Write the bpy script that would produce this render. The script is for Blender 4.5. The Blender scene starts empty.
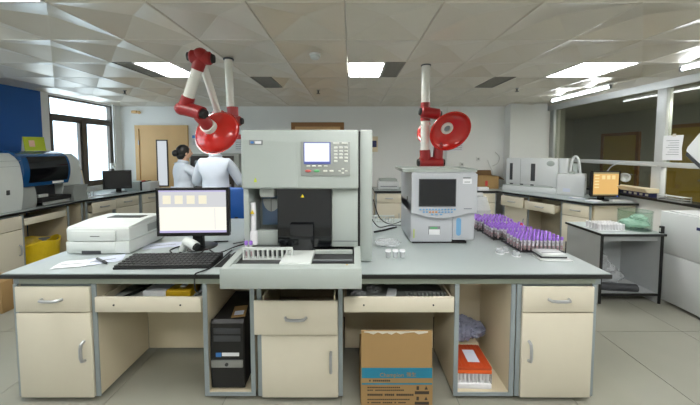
import bpy, bmesh, math, random
from mathutils import Vector, Matrix, noise
random.seed(7)
R = math.radians
SC = bpy.context.scene
COL = SC.collection

# ------------------------------------------------------------------ camera, world, exposure
cam_data = bpy.data.cameras.new('camera')
cam = bpy.data.objects.new('camera', cam_data)
COL.objects.link(cam)
cam.location = (0, 0.078, 1.64)
cam.rotation_euler = (R(90) - math.atan(15.3 / 290), 0, 0)
cam_data.sensor_width = 36
cam_data.lens = 36 * 290 / 700
cam_data.shift_x = -1 / 700
cam_data.shift_y = -37.2 / 700
cam_data.clip_start = 0.02
SC.camera = cam

world = bpy.data.worlds.new('world')
SC.world = world
world.use_nodes = True
bg = world.node_tree.nodes['Background']
bg.inputs[0].default_value = (0.94, 0.975, 1.0, 1)
bg.inputs[1].default_value = 5.0

SC.view_settings.view_transform = 'Standard'
SC.view_settings.look = 'None'
SC.view_settings.gamma = 1
SC.view_settings.use_curve_mapping = False
SC.view_settings.exposure = 0.06
LAMP = 30.0      # strength of the ceiling light diffusers
TUBE = 26.0      # strength of the bare fluorescent tubes

# ------------------------------------------------------------------ materials
def lin(c):
    out = []
    for v in c[:3]:
        v /= 255.0
        out.append(v / 12.92 if v <= 0.04045 else ((v + 0.055) / 1.055) ** 2.4)
    return (*out, 1.0)

MATS = {}
def mat(name, rgb, rough=0.5, metal=0.0, var=0.04, scale=8.0, bump=0.0, bscale=120.0, coat=0.0, spec=0.5):
    m = bpy.data.materials.new(name)
    m.use_nodes = True
    nt = m.node_tree
    b = nt.nodes['Principled BSDF']
    b.inputs['Roughness'].default_value = rough
    b.inputs['Metallic'].default_value = metal
    b.inputs['Specular IOR Level'].default_value = spec
    if coat: b.inputs['Coat Weight'].default_value = coat
    tc = nt.nodes.new('ShaderNodeTexCoord')
    n = nt.nodes.new('ShaderNodeTexNoise')
    n.inputs['Scale'].default_value = scale
    n.inputs['Detail'].default_value = 4
    nt.links.new(tc.outputs['Object'], n.inputs['Vector'])
    mx = nt.nodes.new('ShaderNodeMix'); mx.data_type = 'RGBA'
    a = lin(rgb)
    mx.inputs['A'].default_value = tuple(min(1, v * (1 - var)) for v in a[:3]) + (1,)
    mx.inputs['B'].default_value = tuple(min(1, v * (1 + var)) for v in a[:3]) + (1,)
    nt.links.new(n.outputs['Fac'], mx.inputs['Factor'])
    nt.links.new(mx.outputs['Result'], b.inputs['Base Color'])
    if bump:
        n2 = nt.nodes.new('ShaderNodeTexNoise'); n2.inputs['Scale'].default_value = bscale
        nt.links.new(tc.outputs['Object'], n2.inputs['Vector'])
        bp = nt.nodes.new('ShaderNodeBump'); bp.inputs['Strength'].default_value = bump
        bp.inputs['Distance'].default_value = 0.01
        nt.links.new(n2.outputs['Fac'], bp.inputs['Height'])
        nt.links.new(bp.outputs['Normal'], b.inputs['Normal'])
    MATS[name] = m
    return m

def emis(name, rgb, strength):
    m = bpy.data.materials.new(name); m.use_nodes = True
    b = m.node_tree.nodes['Principled BSDF']
    b.inputs['Base Color'].default_value = (0.02, 0.02, 0.02, 1)
    b.inputs['Emission Color'].default_value = lin(rgb)
    b.inputs['Emission Strength'].default_value = strength
    MATS[name] = m
    return m

def glass(name, rgb, refl=1.0, ior=1.45, rough=0.0):
    m = bpy.data.materials.new(name); m.use_nodes = True
    nt = m.node_tree
    for n in list(nt.nodes):
        if n.type != 'OUTPUT_MATERIAL': nt.nodes.remove(n)
    out = [n for n in nt.nodes if n.type == 'OUTPUT_MATERIAL'][0]
    t = nt.nodes.new('ShaderNodeBsdfTransparent'); t.inputs[0].default_value = lin(rgb)
    g = nt.nodes.new('ShaderNodeBsdfGlossy'); g.inputs['Roughness'].default_value = rough
    lw = nt.nodes.new('ShaderNodeLayerWeight'); lw.inputs['Blend'].default_value = 0.5
    fr = nt.nodes.new('ShaderNodeMath'); fr.operation = 'POWER'; fr.inputs[1].default_value = 5.0
    nt.links.new(lw.outputs['Facing'], fr.inputs[0])
    mu = nt.nodes.new('ShaderNodeMath'); mu.operation = 'MULTIPLY_ADD'; mu.inputs[1].default_value = 0.95 * refl; mu.inputs[2].default_value = ((ior - 1) / (ior + 1)) ** 2
    ms = nt.nodes.new('ShaderNodeMixShader')
    nt.links.new(fr.outputs[0], mu.inputs[0]); nt.links.new(mu.outputs[0], ms.inputs[0])
    nt.links.new(t.outputs[0], ms.inputs[1]); nt.links.new(g.outputs[0], ms.inputs[2])
    nt.links.new(ms.outputs[0], out.inputs['Surface'])
    MATS[name] = m
    return m

def film(name, rgb, alpha, rough=0.25):
    m = mat(name, rgb, rough, 0, 0.1, 30, 0.5, 60)
    m.node_tree.nodes['Principled BSDF'].inputs['Alpha'].default_value = alpha
    return m

mat('wall_paint', (238, 239, 237), 0.75, 0, 0.02, 2, 0.05, 300)
mat('blue_paint', (30, 92, 168), 0.6, 0, 0.05, 3)
mat('ceiling_metal', (216, 210, 198), 0.3, 0.2, 0.03, 5)
mat('plenum', (120, 118, 112), 0.9)
mat('floor_tile', (146, 145, 134), 0.08, 0, 0.06, 3, 0.0)
mat('grout', (92, 90, 82), 0.8)
mat('window_frame', (86, 80, 74), 0.45, 0.2)
mat('alu', (205, 208, 208), 0.4, 0.3)
mat('white_trim', (225, 226, 224), 0.5)
mat('wood_door', (222, 182, 126), 0.5, 0, 0.06, 6)
mat('wood_brown', (150, 104, 58), 0.5, 0, 0.1, 6)
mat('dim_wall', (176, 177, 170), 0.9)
mat('beige', (216, 209, 190), 0.5, 0, 0.02, 12)
mat('beige_in', (206, 195, 169), 0.6, 0, 0.03, 10)
mat('grey_strip', (150, 160, 164), 0.4, 0.2)
mat('apron_grey', (152, 160, 148), 0.5, 0.1)
mat('worktop', (168, 177, 177), 0.32, 0, 0.02, 30)
mat('black', (18, 18, 19), 0.35)
mat('black_matt', (26, 26, 27), 0.65)
mat('handle', (176, 178, 180), 0.35, 0.5)
mat('foot_white', (214, 214, 208), 0.4)
mat('off_white', (204, 209, 206), 0.42, 0, 0.02)
mat('device_grey', (168, 176, 172), 0.42, 0, 0.02)
mat('device_lilac', (186, 189, 195), 0.42, 0, 0.02)
mat('device_white', (210, 213, 214), 0.4, 0, 0.02)
mat('panel_grey', (150, 154, 150), 0.5)
mat('mid_grey', (128, 132, 134), 0.5)
mat('dark_grey', (62, 64, 68), 0.5)
mat('steel', (170, 172, 172), 0.28, 0.85)
mat('steel_dark', (80, 80, 82), 0.3, 0.8)
mat('red_paint', (196, 22, 14), 0.22, 0, 0.03, 6, 0, 100, 0.5)
mat('red_joint', (148, 24, 26), 0.38, 0, 0.06, 10)
mat('arm_white', (226, 226, 218), 0.3)
mat('key_grey', (206, 208, 202), 0.5)
mat('red_key', (196, 96, 92), 0.5)
mat('green_key', (92, 172, 112), 0.5)
mat('blue_key', (112, 164, 206), 0.45)
mat('orange_key', (222, 140, 70), 0.45)
mat('blue_inset', (112, 136, 168), 0.4)
mat('yellow', (232, 202, 40), 0.5)
mat('lime', (190, 205, 60), 0.5)
mat('purple', (160, 112, 214), 0.4)
mat('red_cap', (206, 42, 36), 0.4)
mat('tube_white', (226, 226, 230), 0.3)
mat('blood', (196, 164, 170), 0.3)
mat('cardboard', (154, 124, 80), 0.75, 0, 0.05, 14)
mat('cardboard_dark', (116, 88, 54), 0.8, 0, 0.06, 14)
mat('teal_print', (30, 122, 150), 0.6)
mat('ink', (60, 50, 40), 0.7)
mat('tape', (205, 200, 185), 0.15)
mat('orange', (226, 96, 34), 0.45)
mat('orange_dark', (182, 66, 24), 0.5)
mat('paper', (232, 233, 236), 0.7)
mat('paper_blue', (206, 212, 228), 0.7)
mat('label_text', (110, 116, 122), 0.6)
mat('blue_plastic', (28, 84, 160), 0.4)
mat('machine_blue', (14, 74, 128), 0.25, 0, 0.03, 4, 0, 100, 0.4)
mat('dark_glass', (14, 16, 20), 0.08, 0, 0.02, 4, 0, 100, 0.3)
mat('screen_off', (24, 26, 30), 0.18)
mat('calendar_green', (178, 196, 40), 0.5)
mat('calendar_pink', (232, 190, 170), 0.6)
mat('yellow_bag', (222, 190, 30), 0.35, 0, 0.1, 14, 0.5, 30)
mat('yellow_folder', (214, 172, 28), 0.45)
mat('skin', (222, 178, 150), 0.5)
mat('hair', (20, 17, 17), 0.45, 0, 0.2, 60)
mat('coat', (222, 230, 242), 0.7, 0, 0.03, 5, 0.3, 14)
mat('trousers', (44, 48, 62), 0.8)
mat('shoe', (30, 30, 32), 0.5)
mat('cable', (20, 20, 22), 0.5)
mat('cable_white', (214, 214, 212), 0.5)
mat('beige_plastic', (226, 212, 182), 0.45)
mat('navy', (36, 40, 92), 0.4)
mat('building', (214, 224, 232), 0.8)
mat('building_glass', (176, 196, 212), 0.3)
mat('vent_metal', (136, 134, 128), 0.45, 0.3)
mat('vent_dark', (60, 59, 56), 0.8)
mat('table_grey', (176, 180, 182), 0.5)
mat('sign_blue', (60, 120, 190), 0.5)
mat('sign_red', (200, 60, 60), 0.5)
mat('dark_brown', (54, 46, 42), 0.5)
mat('gold', (190, 160, 60), 0.4)
mat('liquid_green', (150, 205, 185), 0.2)
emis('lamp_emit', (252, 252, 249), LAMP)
emis('fill_emit', (255, 252, 244), 140.0)  # glow of the added fill light beyond the partition
emis('door_pane_glow', (222, 228, 234), 0.8)  # door glass glows by itself, standing in for a lit corridor behind
emis('tube_emit', (244, 250, 255), TUBE)
emis('screen_white', (250, 248, 236), 1.0)
emis('screen_grey', (218, 219, 222), 0.88)
emis('screen_icon', (246, 240, 214), 0.95)
emis('screen_bar', (196, 188, 232), 0.9)
emis('lcd_white', (236, 240, 252), 1.15)
emis('lcd_blue', (96, 110, 190), 0.7)
emis('screen_orange', (232, 186, 112), 0.95)
emis('screen_orange_light', (246, 222, 160), 0.95)
emis('screen_orange_bar', (150, 150, 120), 0.7)
emis('led_blue', (60, 120, 255), 1.5)
glass('pane_clear', (236, 244, 248), 0.6)
glass('pane_partition', (222, 224, 218), 1.0, 1.5)
glass('tank_glass', (240, 248, 244), 0.9)
glass('tube_glass', (228, 228, 232), 0.9)
glass('smoked', (30, 26, 28), 0.9, 1.5)
film('clear_plastic', (224, 228, 232), 0.35)
film('bag_plastic', (176, 182, 210), 0.7)
film('green_bag', (186, 218, 204), 0.5)

# ------------------------------------------------------------------ mesh builder
class MB:
    def __init__(s): s.bm = bmesh.new()
    def box(s, x0, x1, y0, y1, z0, z1, bev=0.0, seg=2):
        r = bmesh.ops.create_cube(s.bm, size=1.0)
        vs = r['verts']
        for v in vs:
            v.co = Vector(((x0 + x1) / 2 + v.co.x * (x1 - x0), (y0 + y1) / 2 + v.co.y * (y1 - y0), (z0 + z1) / 2 + v.co.z * (z1 - z0)))
        if bev:
            es = list({e for v in vs for e in v.link_edges})
            bmesh.ops.bevel(s.bm, geom=es, offset=bev, segments=seg, profile=0.5, affect='EDGES')
        return s
    def poly(s, pts):
        s.bm.faces.new([s.bm.verts.new(p) for p in pts]); return s
    def prism(s, pts, axis, a0, a1):
        """2-D outline pts extruded along axis: x -> pts are (y,z), y -> (x,z), z -> (x,y)"""
        def mk(p, a):
            return {'x': (a, p[0], p[1]), 'y': (p[0], a, p[1]), 'z': (p[0], p[1], a)}[axis]
        A = [s.bm.verts.new(mk(p, a0)) for p in pts]
        B = [s.bm.verts.new(mk(p, a1)) for p in pts]
        n = len(pts)
        fs = [s.bm.faces.new(A), s.bm.faces.new(B[::-1])]
        for i in range(n):
            fs.append(s.bm.faces.new([A[i], B[i], B[(i + 1) % n], A[(i + 1) % n]]))
        return s
    def cyl(s, p0, p1, r0, r1=None, n=16, caps=True):
        r1 = r0 if r1 is None else r1
        p0, p1 = Vector(p0), Vector(p1)
        d = (p1 - p0).normalized()
        a = d.orthogonal().normalized(); b = d.cross(a)
        A, B = [], []
        for i in range(n):
            t = 2 * math.pi * i / n
            o = a * math.cos(t) + b * math.sin(t)
            A.append(s.bm.verts.new(p0 + o * r0)); B.append(s.bm.verts.new(p1 + o * r1))
        for i in range(n):
            s.bm.faces.new([A[i], A[(i + 1) % n], B[(i + 1) % n], B[i]])
        if caps:
            if r0 > 1e-6: s.bm.faces.new(A[::-1])
            if r1 > 1e-6: s.bm.faces.new(B)
        return s
    def lathe(s, prof, origin, axis, n=32):
        """prof: (radius, distance along axis)"""
        o = Vector(origin); d = Vector(axis).normalized()
        a = d.orthogonal().normalized(); b = d.cross(a)
        rings = []
        for r, h in prof:
            rings.append([s.bm.verts.new(o + d * h + (a * math.cos(2 * math.pi * i / n) + b * math.sin(2 * math.pi * i / n)) * max(r, 1e-4)) for i in range(n)])
        for k in range(len(rings) - 1):
            for i in range(n):
                s.bm.faces.new([rings[k][i], rings[k][(i + 1) % n], rings[k + 1][(i + 1) % n], rings[k + 1][i]])
        return s
    def tube(s, pts, r, n=8, smooth=0):
        P = [Vector(p) for p in pts]
        for _ in range(smooth):
            Q = [P[0]]
            for i in range(len(P) - 1):
                Q += [P[i] * 0.75 + P[i + 1] * 0.25, P[i] * 0.25 + P[i + 1] * 0.75]
            P = Q + [P[-1]]
        rings = []; up = None
        for i, q in enumerate(P):
            t = (P[min(i + 1, len(P) - 1)] - P[max(i - 1, 0)]).normalized()
            if up is None: up = t.orthogonal().normalized()
            up = (up - t * up.dot(t))
            up = up.normalized() if up.length > 1e-6 else t.orthogonal().normalized()
            w = t.cross(up)
            rings.append([s.bm.verts.new(q + (up * math.cos(2 * math.pi * k / n) + w * math.sin(2 * math.pi * k / n)) * r) for k in range(n)])
        for k in range(len(rings) - 1):
            for i in range(n):
                s.bm.faces.new([rings[k][i], rings[k][(i + 1) % n], rings[k + 1][(i + 1) % n], rings[k + 1][i]])
        s.bm.faces.new(rings[0][::-1]); s.bm.faces.new(rings[-1])
        return s
    def ball(s, c, rx, ry=None, rz=None, n=12, jitter=0.0):
        ry = rx if ry is None else ry; rz = rx if rz is None else rz
        if jitter >= .06: n = 22
        r = bmesh.ops.create_uvsphere(s.bm, u_segments=n * 2, v_segments=n, radius=1.0)
        off = Vector((c[0] * 37, c[1] * 53, c[2] * 71))
        for v in r['verts']:
            k = 1 + random.uniform(-jitter, jitter)
            if jitter >= .06:      # crumpled film: soft lumps with sharp creases
                k = 1 + jitter * (1.6 * noise.noise(v.co * 1.8 + off) - 3.2 * abs(noise.noise(v.co * 3.4 + off)) + 1.1 - 1.6 * abs(noise.noise(v.co * 7.5 + off)))
            v.co = Vector((c[0] + v.co.x * rx * k, c[1] + v.co.y * ry * k, c[2] + v.co.z * rz * k))
        return s
    def rot(s, M):
        for v in s.bm.verts: v.co = M @ v.co
        return s

def tag(o, label=None, cat=None, group=None, kind=None):
    if label: o['label'] = label
    if cat: o['category'] = cat
    if group: o['group'] = group
    if kind: o['kind'] = kind
    return o

def thing(name, label, cat, loc=(0, 0, 0), rotz=0.0, group=None):
    o = bpy.data.objects.new(name, None); COL.objects.link(o)
    o.empty_display_size = 0.05
    o.location = loc; o.rotation_euler = (0, 0, rotz)
    return tag(o, label, cat, group)

def wmat(o):
    m = Matrix.LocRotScale(o.location, o.rotation_euler, o.scale)
    return (wmat(o.parent) @ m) if o.parent else m

def part(name, mb, m, parent=None, smooth=True, world=True, label=None, kind=None):
    """one mesh object; world=True: coordinates are world ones, turned into the parent's"""
    bm = mb.bm
    bmesh.ops.recalc_face_normals(bm, faces=bm.faces[:])
    loc = Vector((0, 0, 0))
    if parent is not None:
        if world:
            inv = wmat(parent).inverted()
            for v in bm.verts: v.co = inv @ v.co
    else:
        xs = [v.co.x for v in bm.verts]; ys = [v.co.y for v in bm.verts]; zs = [v.co.z for v in bm.verts]
        loc = Vector(((min(xs) + max(xs)) / 2, (min(ys) + max(ys)) / 2, min(zs)))
    if parent is not None:
        xs = [v.co.x for v in bm.verts]; ys = [v.co.y for v in bm.verts]; zs = [v.co.z for v in bm.verts]
        loc = Vector(((min(xs) + max(xs)) / 2, (min(ys) + max(ys)) / 2, min(zs)))
    for v in bm.verts: v.co -= loc
    me = bpy.data.meshes.new(name)
    bm.to_mesh(me); bm.free()
    if smooth:
        me.shade_smooth(); me.set_sharp_from_angle(angle=R(35))
    me.materials.append(MATS[m])
    o = bpy.data.objects.new(name, me); COL.objects.link(o)
    o.parent = parent; o.location = loc
    if label: o['label'] = label
    if kind: o['kind'] = kind
    return o

def bx(name, b, m, parent=None, bev=0.0, world=True, label=None):
    return part(name, MB().box(*b, bev), m, parent, world=world, label=label)

def solo(name, mb, m, label, cat, group=None):
    return tag(part(name, mb, m), label, cat, group)

def struct(name, mb, m, smooth=True):
    return tag(part(name, mb, m, smooth=smooth), kind='structure')

def dup(o, parent=None, loc=None, label=None, group=None):
    c = o.copy(); COL.objects.link(c)
    if parent: c.parent = parent
    if loc is not None: c.location = loc
    if label: c['label'] = label
    if group: c['group'] = group
    for ch in [q for q in bpy.data.objects if q.parent == o]:
        dup(ch, c)
    return c

def text(name, body, size, loc, rot, m, parent, extrude=0.0004):
    cu = bpy.data.curves.new(name, 'FONT'); cu.body = body; cu.size = size
    cu.align_x = 'CENTER'; cu.align_y = 'CENTER'; cu.extrude = extrude; cu.resolution_u = 2
    t = bpy.data.objects.new(name, cu); COL.objects.link(t)
    dg = bpy.context.evaluated_depsgraph_get()
    me = bpy.data.meshes.new_from_object(t.evaluated_get(dg))
    bpy.data.objects.remove(t)
    me.materials.clear(); me.materials.append(MATS[m])
    o = bpy.data.objects.new(name, me); COL.objects.link(o)
    M = Matrix.LocRotScale(Vector(loc), __import__('mathutils').Euler(rot), None)
    if parent:
        o.parent = parent; M = wmat(parent).inverted() @ M
    o.matrix_local = M
    return o
FACE_CAM = (R(90), 0, 0)

# ------------------------------------------------------------------ the room shell
HC = 2.57                       # ceiling height
XL, XR, YB, YF = -4.95, 4.2, 6.35, -2.2
T = 0.626                        # ceiling panel
TX0, TY0 = -0.04, 1.955          # a grid crossing of the ceiling

floor = struct('floor', MB().box(XL - .3, XR + .05, YF - .1, YB + .1, -0.05, -0.004), 'grout')
ft = 0.765
fx0, fy0 = -2.36, 2.62
tile_me = None
ix0 = math.floor((XL - fx0) / ft); ix1 = math.ceil((XR - fx0) / ft)
iy0 = math.floor((YF - fy0) / ft); iy1 = math.ceil((YB - fy0) / ft)
for i in range(ix0, ix1):
    for j in range(iy0, iy1):
        xa, xb = max(XL - .05, fx0 + i * ft), min(XR, fx0 + (i + 1) * ft)
        ya, yb = max(YF, fy0 + j * ft), min(YB, fy0 + (j + 1) * ft)
        if xb - xa < .02 or yb - ya < .02: continue
        g = 0.0022
        full = abs(xb - xa - ft) < 1e-6 and abs(yb - ya - ft) < 1e-6
        if full and tile_me is not None:
            o = bpy.data.objects.new('floor_tile', tile_me); COL.objects.link(o); o.parent = floor
            o.location = wmat(floor).inverted() @ Vector(((xa + xb) / 2, (ya + yb) / 2, -0.006))
        else:
            o = part('floor_tile', MB().box(xa + g, xb - g, ya + g, yb - g, -0.006, 0.0), 'floor_tile', floor, smooth=False)
            if full: tile_me = o.data

ceiling = struct('ceiling', MB().box(XL - .1, XR + .1, YF - .1, YB + .1, HC + .07, HC + .14), 'plenum')
lights_at = {(0, 2): 'R', (-4, 2): 'L', (4, 2): 'F', (-4, -1): 'F', (4, -2): 'F', (0, -2): 'F', (-4, -4): 'F', (0, -4): 'F', (4, -4): 'F'}
vents_at = {(-2, 3): 'L', (3, 3): 'L'}
cx0 = math.floor((XL - TX0) / T); cx1 = math.ceil((XR - TX0) / T)
cy0 = math.floor((YF - TY0) / T); cy1 = math.ceil((YB - TY0) / T)
panel_me = None
def panel_mb(xa, xb, ya, yb):
    mb = MB(); bm = mb.bm; g = 0.002
    xa += g; xb -= g; ya += g; yb -= g
    b, h = 0.008, 0.06
    o = [bm.verts.new(p) for p in ((xa, ya, HC + .006), (xb, ya, HC + .006), (xb, yb, HC + .006), (xa, yb, HC + .006))]
    q = [bm.verts.new(p) for p in ((xa + b, ya + b, HC), (xb - b, ya + b, HC), (xb - b, yb - b, HC), (xa + b, yb - b, HC))]
    t = [bm.verts.new(p) for p in ((xa, ya, HC + .065), (xb, ya, HC + .065), (xb, yb, HC + .065), (xa, yb, HC + .065))]
    c = bm.verts.new(((xa + xb) / 2, (ya + yb) / 2, HC + h))
    for i in range(4):
        j = (i + 1) % 4
        bm.faces.new([o[i], o[j], q[j], q[i]]); bm.faces.new([q[i], q[j], c]); bm.faces.new([o[i], o[j], t[j], t[i]])
    bm.faces.new(t)
    return mb
for i in range(cx0, cx1):
    for j in range(cy0, cy1):
        if (i, j) in lights_at or (i, j) in vents_at: continue
        xa, xb = max(XL, TX0 + i * T), min(XR, TX0 + (i + 1) * T)
        ya, yb = max(YF, TY0 + j * T), min(YB, TY0 + (j + 1) * T)
        if xb - xa < .03 or yb - ya < .03: continue
        full = abs(xb - xa - T) < 1e-6 and abs(yb - ya - T) < 1e-6
        if full and panel_me is not None:
            o = bpy.data.objects.new('ceiling_panel', panel_me); COL.objects.link(o); o.parent = ceiling
            o.location = wmat(ceiling).inverted() @ Vector(((xa + xb) / 2, (ya + yb) / 2, HC))
        else:
            o = part('ceiling_panel', panel_mb(xa, xb, ya, yb), 'ceiling_metal', ceiling, smooth=False)
            if full: panel_me = o.data

def vent(xa, xb, ya, yb, parent):
    part('vent_frame', MB().box(xa, xb, ya, ya + .012, HC - .004, HC + .02).box(xa, xb, yb - .012, yb, HC - .004, HC + .02)
         .box(xa, xa + .012, ya + .012, yb - .012, HC - .004, HC + .02).box(xb - .012, xb, ya + .012, yb - .012, HC - .004, HC + .02), 'vent_metal', parent)
    bx('vent_backing', (xa + .012, xb - .012, ya + .012, yb - .012, HC + .02, HC + .026), 'vent_dark', parent)
    n = 12
    for k in range(n):
        y = ya + .02 + (yb - ya - .04) * (k + .5) / n
        part('vent_slat', MB().prism([(y - .014, HC + .016), (y - .012, HC + .018), (y + .014, HC + .002), (y + .012, HC)], 'x', xa + .012, xb - .012), 'vent_metal', parent)

light_labels = {(0, 2): 'square ceiling light beside a slim vent, above the central analyser',
                (-4, 2): 'square ceiling light beside a slim vent, nearest the left windows',
                (4, 2): 'full-panel square ceiling light close to the wall fluorescent tubes',
                (-4, -1): 'ceiling light at the top left corner of the picture'}
for (i, j), side in lights_at.items():
    xa, xb, ya, yb = TX0 + i * T, TX0 + (i + 1) * T, TY0 + j * T, TY0 + (j + 1) * T
    lb = light_labels.get((i, j), 'square ceiling light overhead behind the viewpoint')
    t = thing('ceiling_light', lb, 'ceiling light', ((xa + xb) / 2, (ya + yb) / 2, HC), 0, 'recessed ceiling lights')
    la, lbx = xa + .004, xb - .004
    if side == 'R': vent(xb - .21, xb - .004, ya + .004, yb - .004, t); lbx = xb - .214
    if side == 'L': vent(xa + .004, xa + .21, ya + .004, yb - .004, t); la = xa + .214
    ya += .004; yb -= .004
    part('light_frame', MB().box(la, lbx, ya, ya + .014, HC - .005, HC + .03).box(la, lbx, yb - .014, yb, HC - .005, HC + .03)
         .box(la, la + .014, ya + .014, yb - .014, HC - .005, HC + .03).box(lbx - .014, lbx, ya + .014, yb - .014, HC - .005, HC + .03), 'white_trim', t)
    bx('diffuser', (la + .014, lbx - .014, ya + .014, yb - .014, HC + .012, HC + .02), 'lamp_emit', t)
    for k in (1, 2):
        x = la + (lbx - la) * k / 3
        bx('louvre_blade', (x - .004, x + .004, ya + .014, yb - .014, HC - .002, HC + .011), 'alu', t)
    for k in (1, 2, 3, 4):
        y = ya + (yb - ya) * k / 5
        bx('louvre_blade', (la + .014, lbx - .014, y - .003, y + .003, HC + .001, HC + .011), 'alu', t)
for (i, j), side in vents_at.items():
    xa, xb, ya, yb = TX0 + i * T, TX0 + (i + 1) * T, TY0 + j * T, TY0 + (j + 1) * T
    t = thing('ceiling_vent', 'grey louvred ceiling vent ' + ('right of the folded red extraction arm' if i < 0 else 'between the right extraction arm and right ceiling light'),
              'vent', ((xa + xb) / 2, (ya + yb) / 2, HC), 0, 'ceiling vents')
    if side == 'R': v0, v1, p0, p1 = xb - .25, xb - .004, xa, xb - .25
    else: v0, v1, p0, p1 = xa + .004, xa + .27, xa + .27, xb
    vent(v0, v1, ya + .004, yb - .004, t)
    part('ceiling_panel', panel_mb(p0, p1, ya, yb), 'ceiling_metal', ceiling, smooth=False)

# walls
struct('wall_back', MB().box(XL - .1, XR + .3, YB, YB + .12, 0, HC + .08), 'wall_paint')
struct('wall_front', MB().box(XL - .1, XR + .3, YF - .12, YF, 0, HC + .08), 'wall_paint')
WY0, WY1, WZ0, WZ1 = 4.87, 6.2, 0.95, 2.55
FY0, FY1 = 0.2, 3.2             # the next window of the same row, nearer than the frame's edge
wl = MB().box(XL - .2, XL, YF, FY0, 0, HC + .08).box(XL - .2, XL, FY1, WY0, 0, HC + .08).box(XL - .2, XL, WY1, YB, 0, HC + .08)
for a, b in ((WY0, WY1), (FY0, FY1)):
    wl.box(XL - .2, XL, a, b, 0, WZ0).box(XL - .2, XL, a, b, WZ1, HC + .08)
struct('wall_left', wl, 'wall_paint')
struct('trim_1', MB().box(XL, XL + .012, 3.22, 4.74, 0.3, HC + .004), 'blue_paint')
struct('trim_2', MB().box(XL - .2, XL + .03, WY0, WY1, WZ0 - .02, WZ0), 'white_trim')

def left_window(name, a, b, mid):
    w = tag(thing(name, None, None, (XL - .1, (a + b) / 2, WZ0)), kind='structure')
    x0, x1 = XL - .12, XL - .04
    fr = MB()
    fr.box(x0, x1, a, a + .06, WZ0, WZ1).box(x0, x1, b - .06, b, WZ0, WZ1).box(x0, x1, a + .06, b - .06, WZ0, WZ0 + .06).box(x0, x1, a + .06, b - .06, WZ1 - .03, WZ1)
    part('window_frame', fr, 'window_frame', w)
    bx('transom', (x0, x1 + .01, a + .06, b - .06, 2.17, 2.25), 'window_frame', w)
    bx('mullion', (x0, x1 + .01, mid - .04, mid + .04, WZ0 + .06, 2.17), 'window_frame', w)
    xg = XL - .085
    for p in ((a + .06, b - .06, 2.25, WZ1 - .03), (a + .06, mid - .04, WZ0 + .06, 2.17), (mid + .04, b - .06, WZ0 + .06, 2.17)):
        bx('pane', (xg, xg + .006, *p), 'pane_clear', w)
    for p in ((a + .06, mid - .04), (mid + .04, b - .06)):
        s = MB()
        s.box(x0 + .02, x1 - .005, p[0], p[0] + .035, WZ0 + .06, 2.17).box(x0 + .02, x1 - .005, p[1] - .035, p[1], WZ0 + .06, 2.17)
        s.box(x0 + .02, x1 - .005, p[0] + .035, p[1] - .035, WZ0 + .06, WZ0 + .1).box(x0 + .02, x1 - .005, p[0] + .035, p[1] - .035, 2.135, 2.17)
        part('sash', s, 'window_frame', w)
left_window('window_1', WY0, WY1, 5.52)
left_window('window_2', FY0, FY1, 1.7)

# column and glass partition on the right
struct('wall_column', MB().box(3.3, 4.06, 6.12, YB, 0, HC + .03), 'wall_paint')
struct('wall_right', MB().box(XR, XR + .14, YF, YB, 0, 0.95), 'wall_paint')
struct('trim_3', MB().box(XR - .1, XR + .16, YF, 5.6, 0.95, 0.985, .004), 'black')
w3 = tag(thing('window_3', None, None, (XR + .05, 4.4, 0.985)), kind='structure')
bx('header', (XR, XR + .1, YF, YB, 2.47, HC + .03), 'alu', w3)
bx('transom', (XR - .01, XR + .09, YF, 6.12, 1.41, 1.475), 'alu', w3, .006)
for y0, y1 in ((6.12, 6.25), (3.975, 4.1), (1.7, 1.82), (-.4, -.28)):
    bx('mullion', (XR, XR + .09, y0, y1, 1.475, 2.47), 'alu', w3, .006)
    bx('mullion', (XR, XR + .09, y0 + .03, y1 + .03 if y1 < 6 else y1, .985, 1.41), 'alu', w3, .006)
for y0, y1 in ((4.1, 6.12), (1.82, 3.975), (-.28, 1.7), (YF, -.4)):
    bx('pane', (XR + .04, XR + .048, y0, y1, 1.475, 2.47), 'pane_partition', w3)
    bx('pane', (XR + .04, XR + .048, y0, y1, .985, 1.41), 'pane_partition', w3)

# the dim room behind the partition
struct('floor_beyond', MB().box(XR + .14, 7.3, YF, 9.6, -.05, 0), 'floor_tile')
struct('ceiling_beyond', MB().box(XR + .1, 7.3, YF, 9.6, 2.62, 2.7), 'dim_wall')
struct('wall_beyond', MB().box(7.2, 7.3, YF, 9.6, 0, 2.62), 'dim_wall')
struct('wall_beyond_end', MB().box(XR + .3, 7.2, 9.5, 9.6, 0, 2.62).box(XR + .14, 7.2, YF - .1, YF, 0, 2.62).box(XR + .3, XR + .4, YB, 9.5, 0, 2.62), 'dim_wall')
t = thing('ceiling_light', 'added fill light, out of view in the room behind the glass partition', 'ceiling light', (5.7, 3.0, 2.62))  # added fill light, out of view, to brighten the room behind the glass
bx('light_frame', (5.4, 6.0, 2.7, 3.3, 2.6, 2.619), 'white_trim', t); bx('diffuser', (5.43, 5.97, 2.73, 3.27, 2.595, 2.5995), 'fill_emit', t)
def far_door(name, x, y0, y1, top):
    d = tag(thing(name, None, None, (x, (y0 + y1) / 2, 0)), kind='structure')
    part('door_frame', MB().box(x - .05, x, y0, y0 + .08, 0, top).box(x - .05, x, y1 - .08, y1, 0, top).box(x - .05, x, y0 + .08, y1 - .08, top - .08, top), 'wood_brown', d)
    bx('door_leaf', (x - .035, x - .004, y0 + .08, y1 - .08, 0, top - .08), 'gold', d)
    bx('door_handle', (x - .08, x - .035, y0 + .14, y0 + .26, 1.0, 1.03), 'steel', d)
far_door('door_3', 7.2, 5.75, 6.75, 2.2)
far_door('door_4', 7.2, 7.3, 8.4, 2.1)

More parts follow.
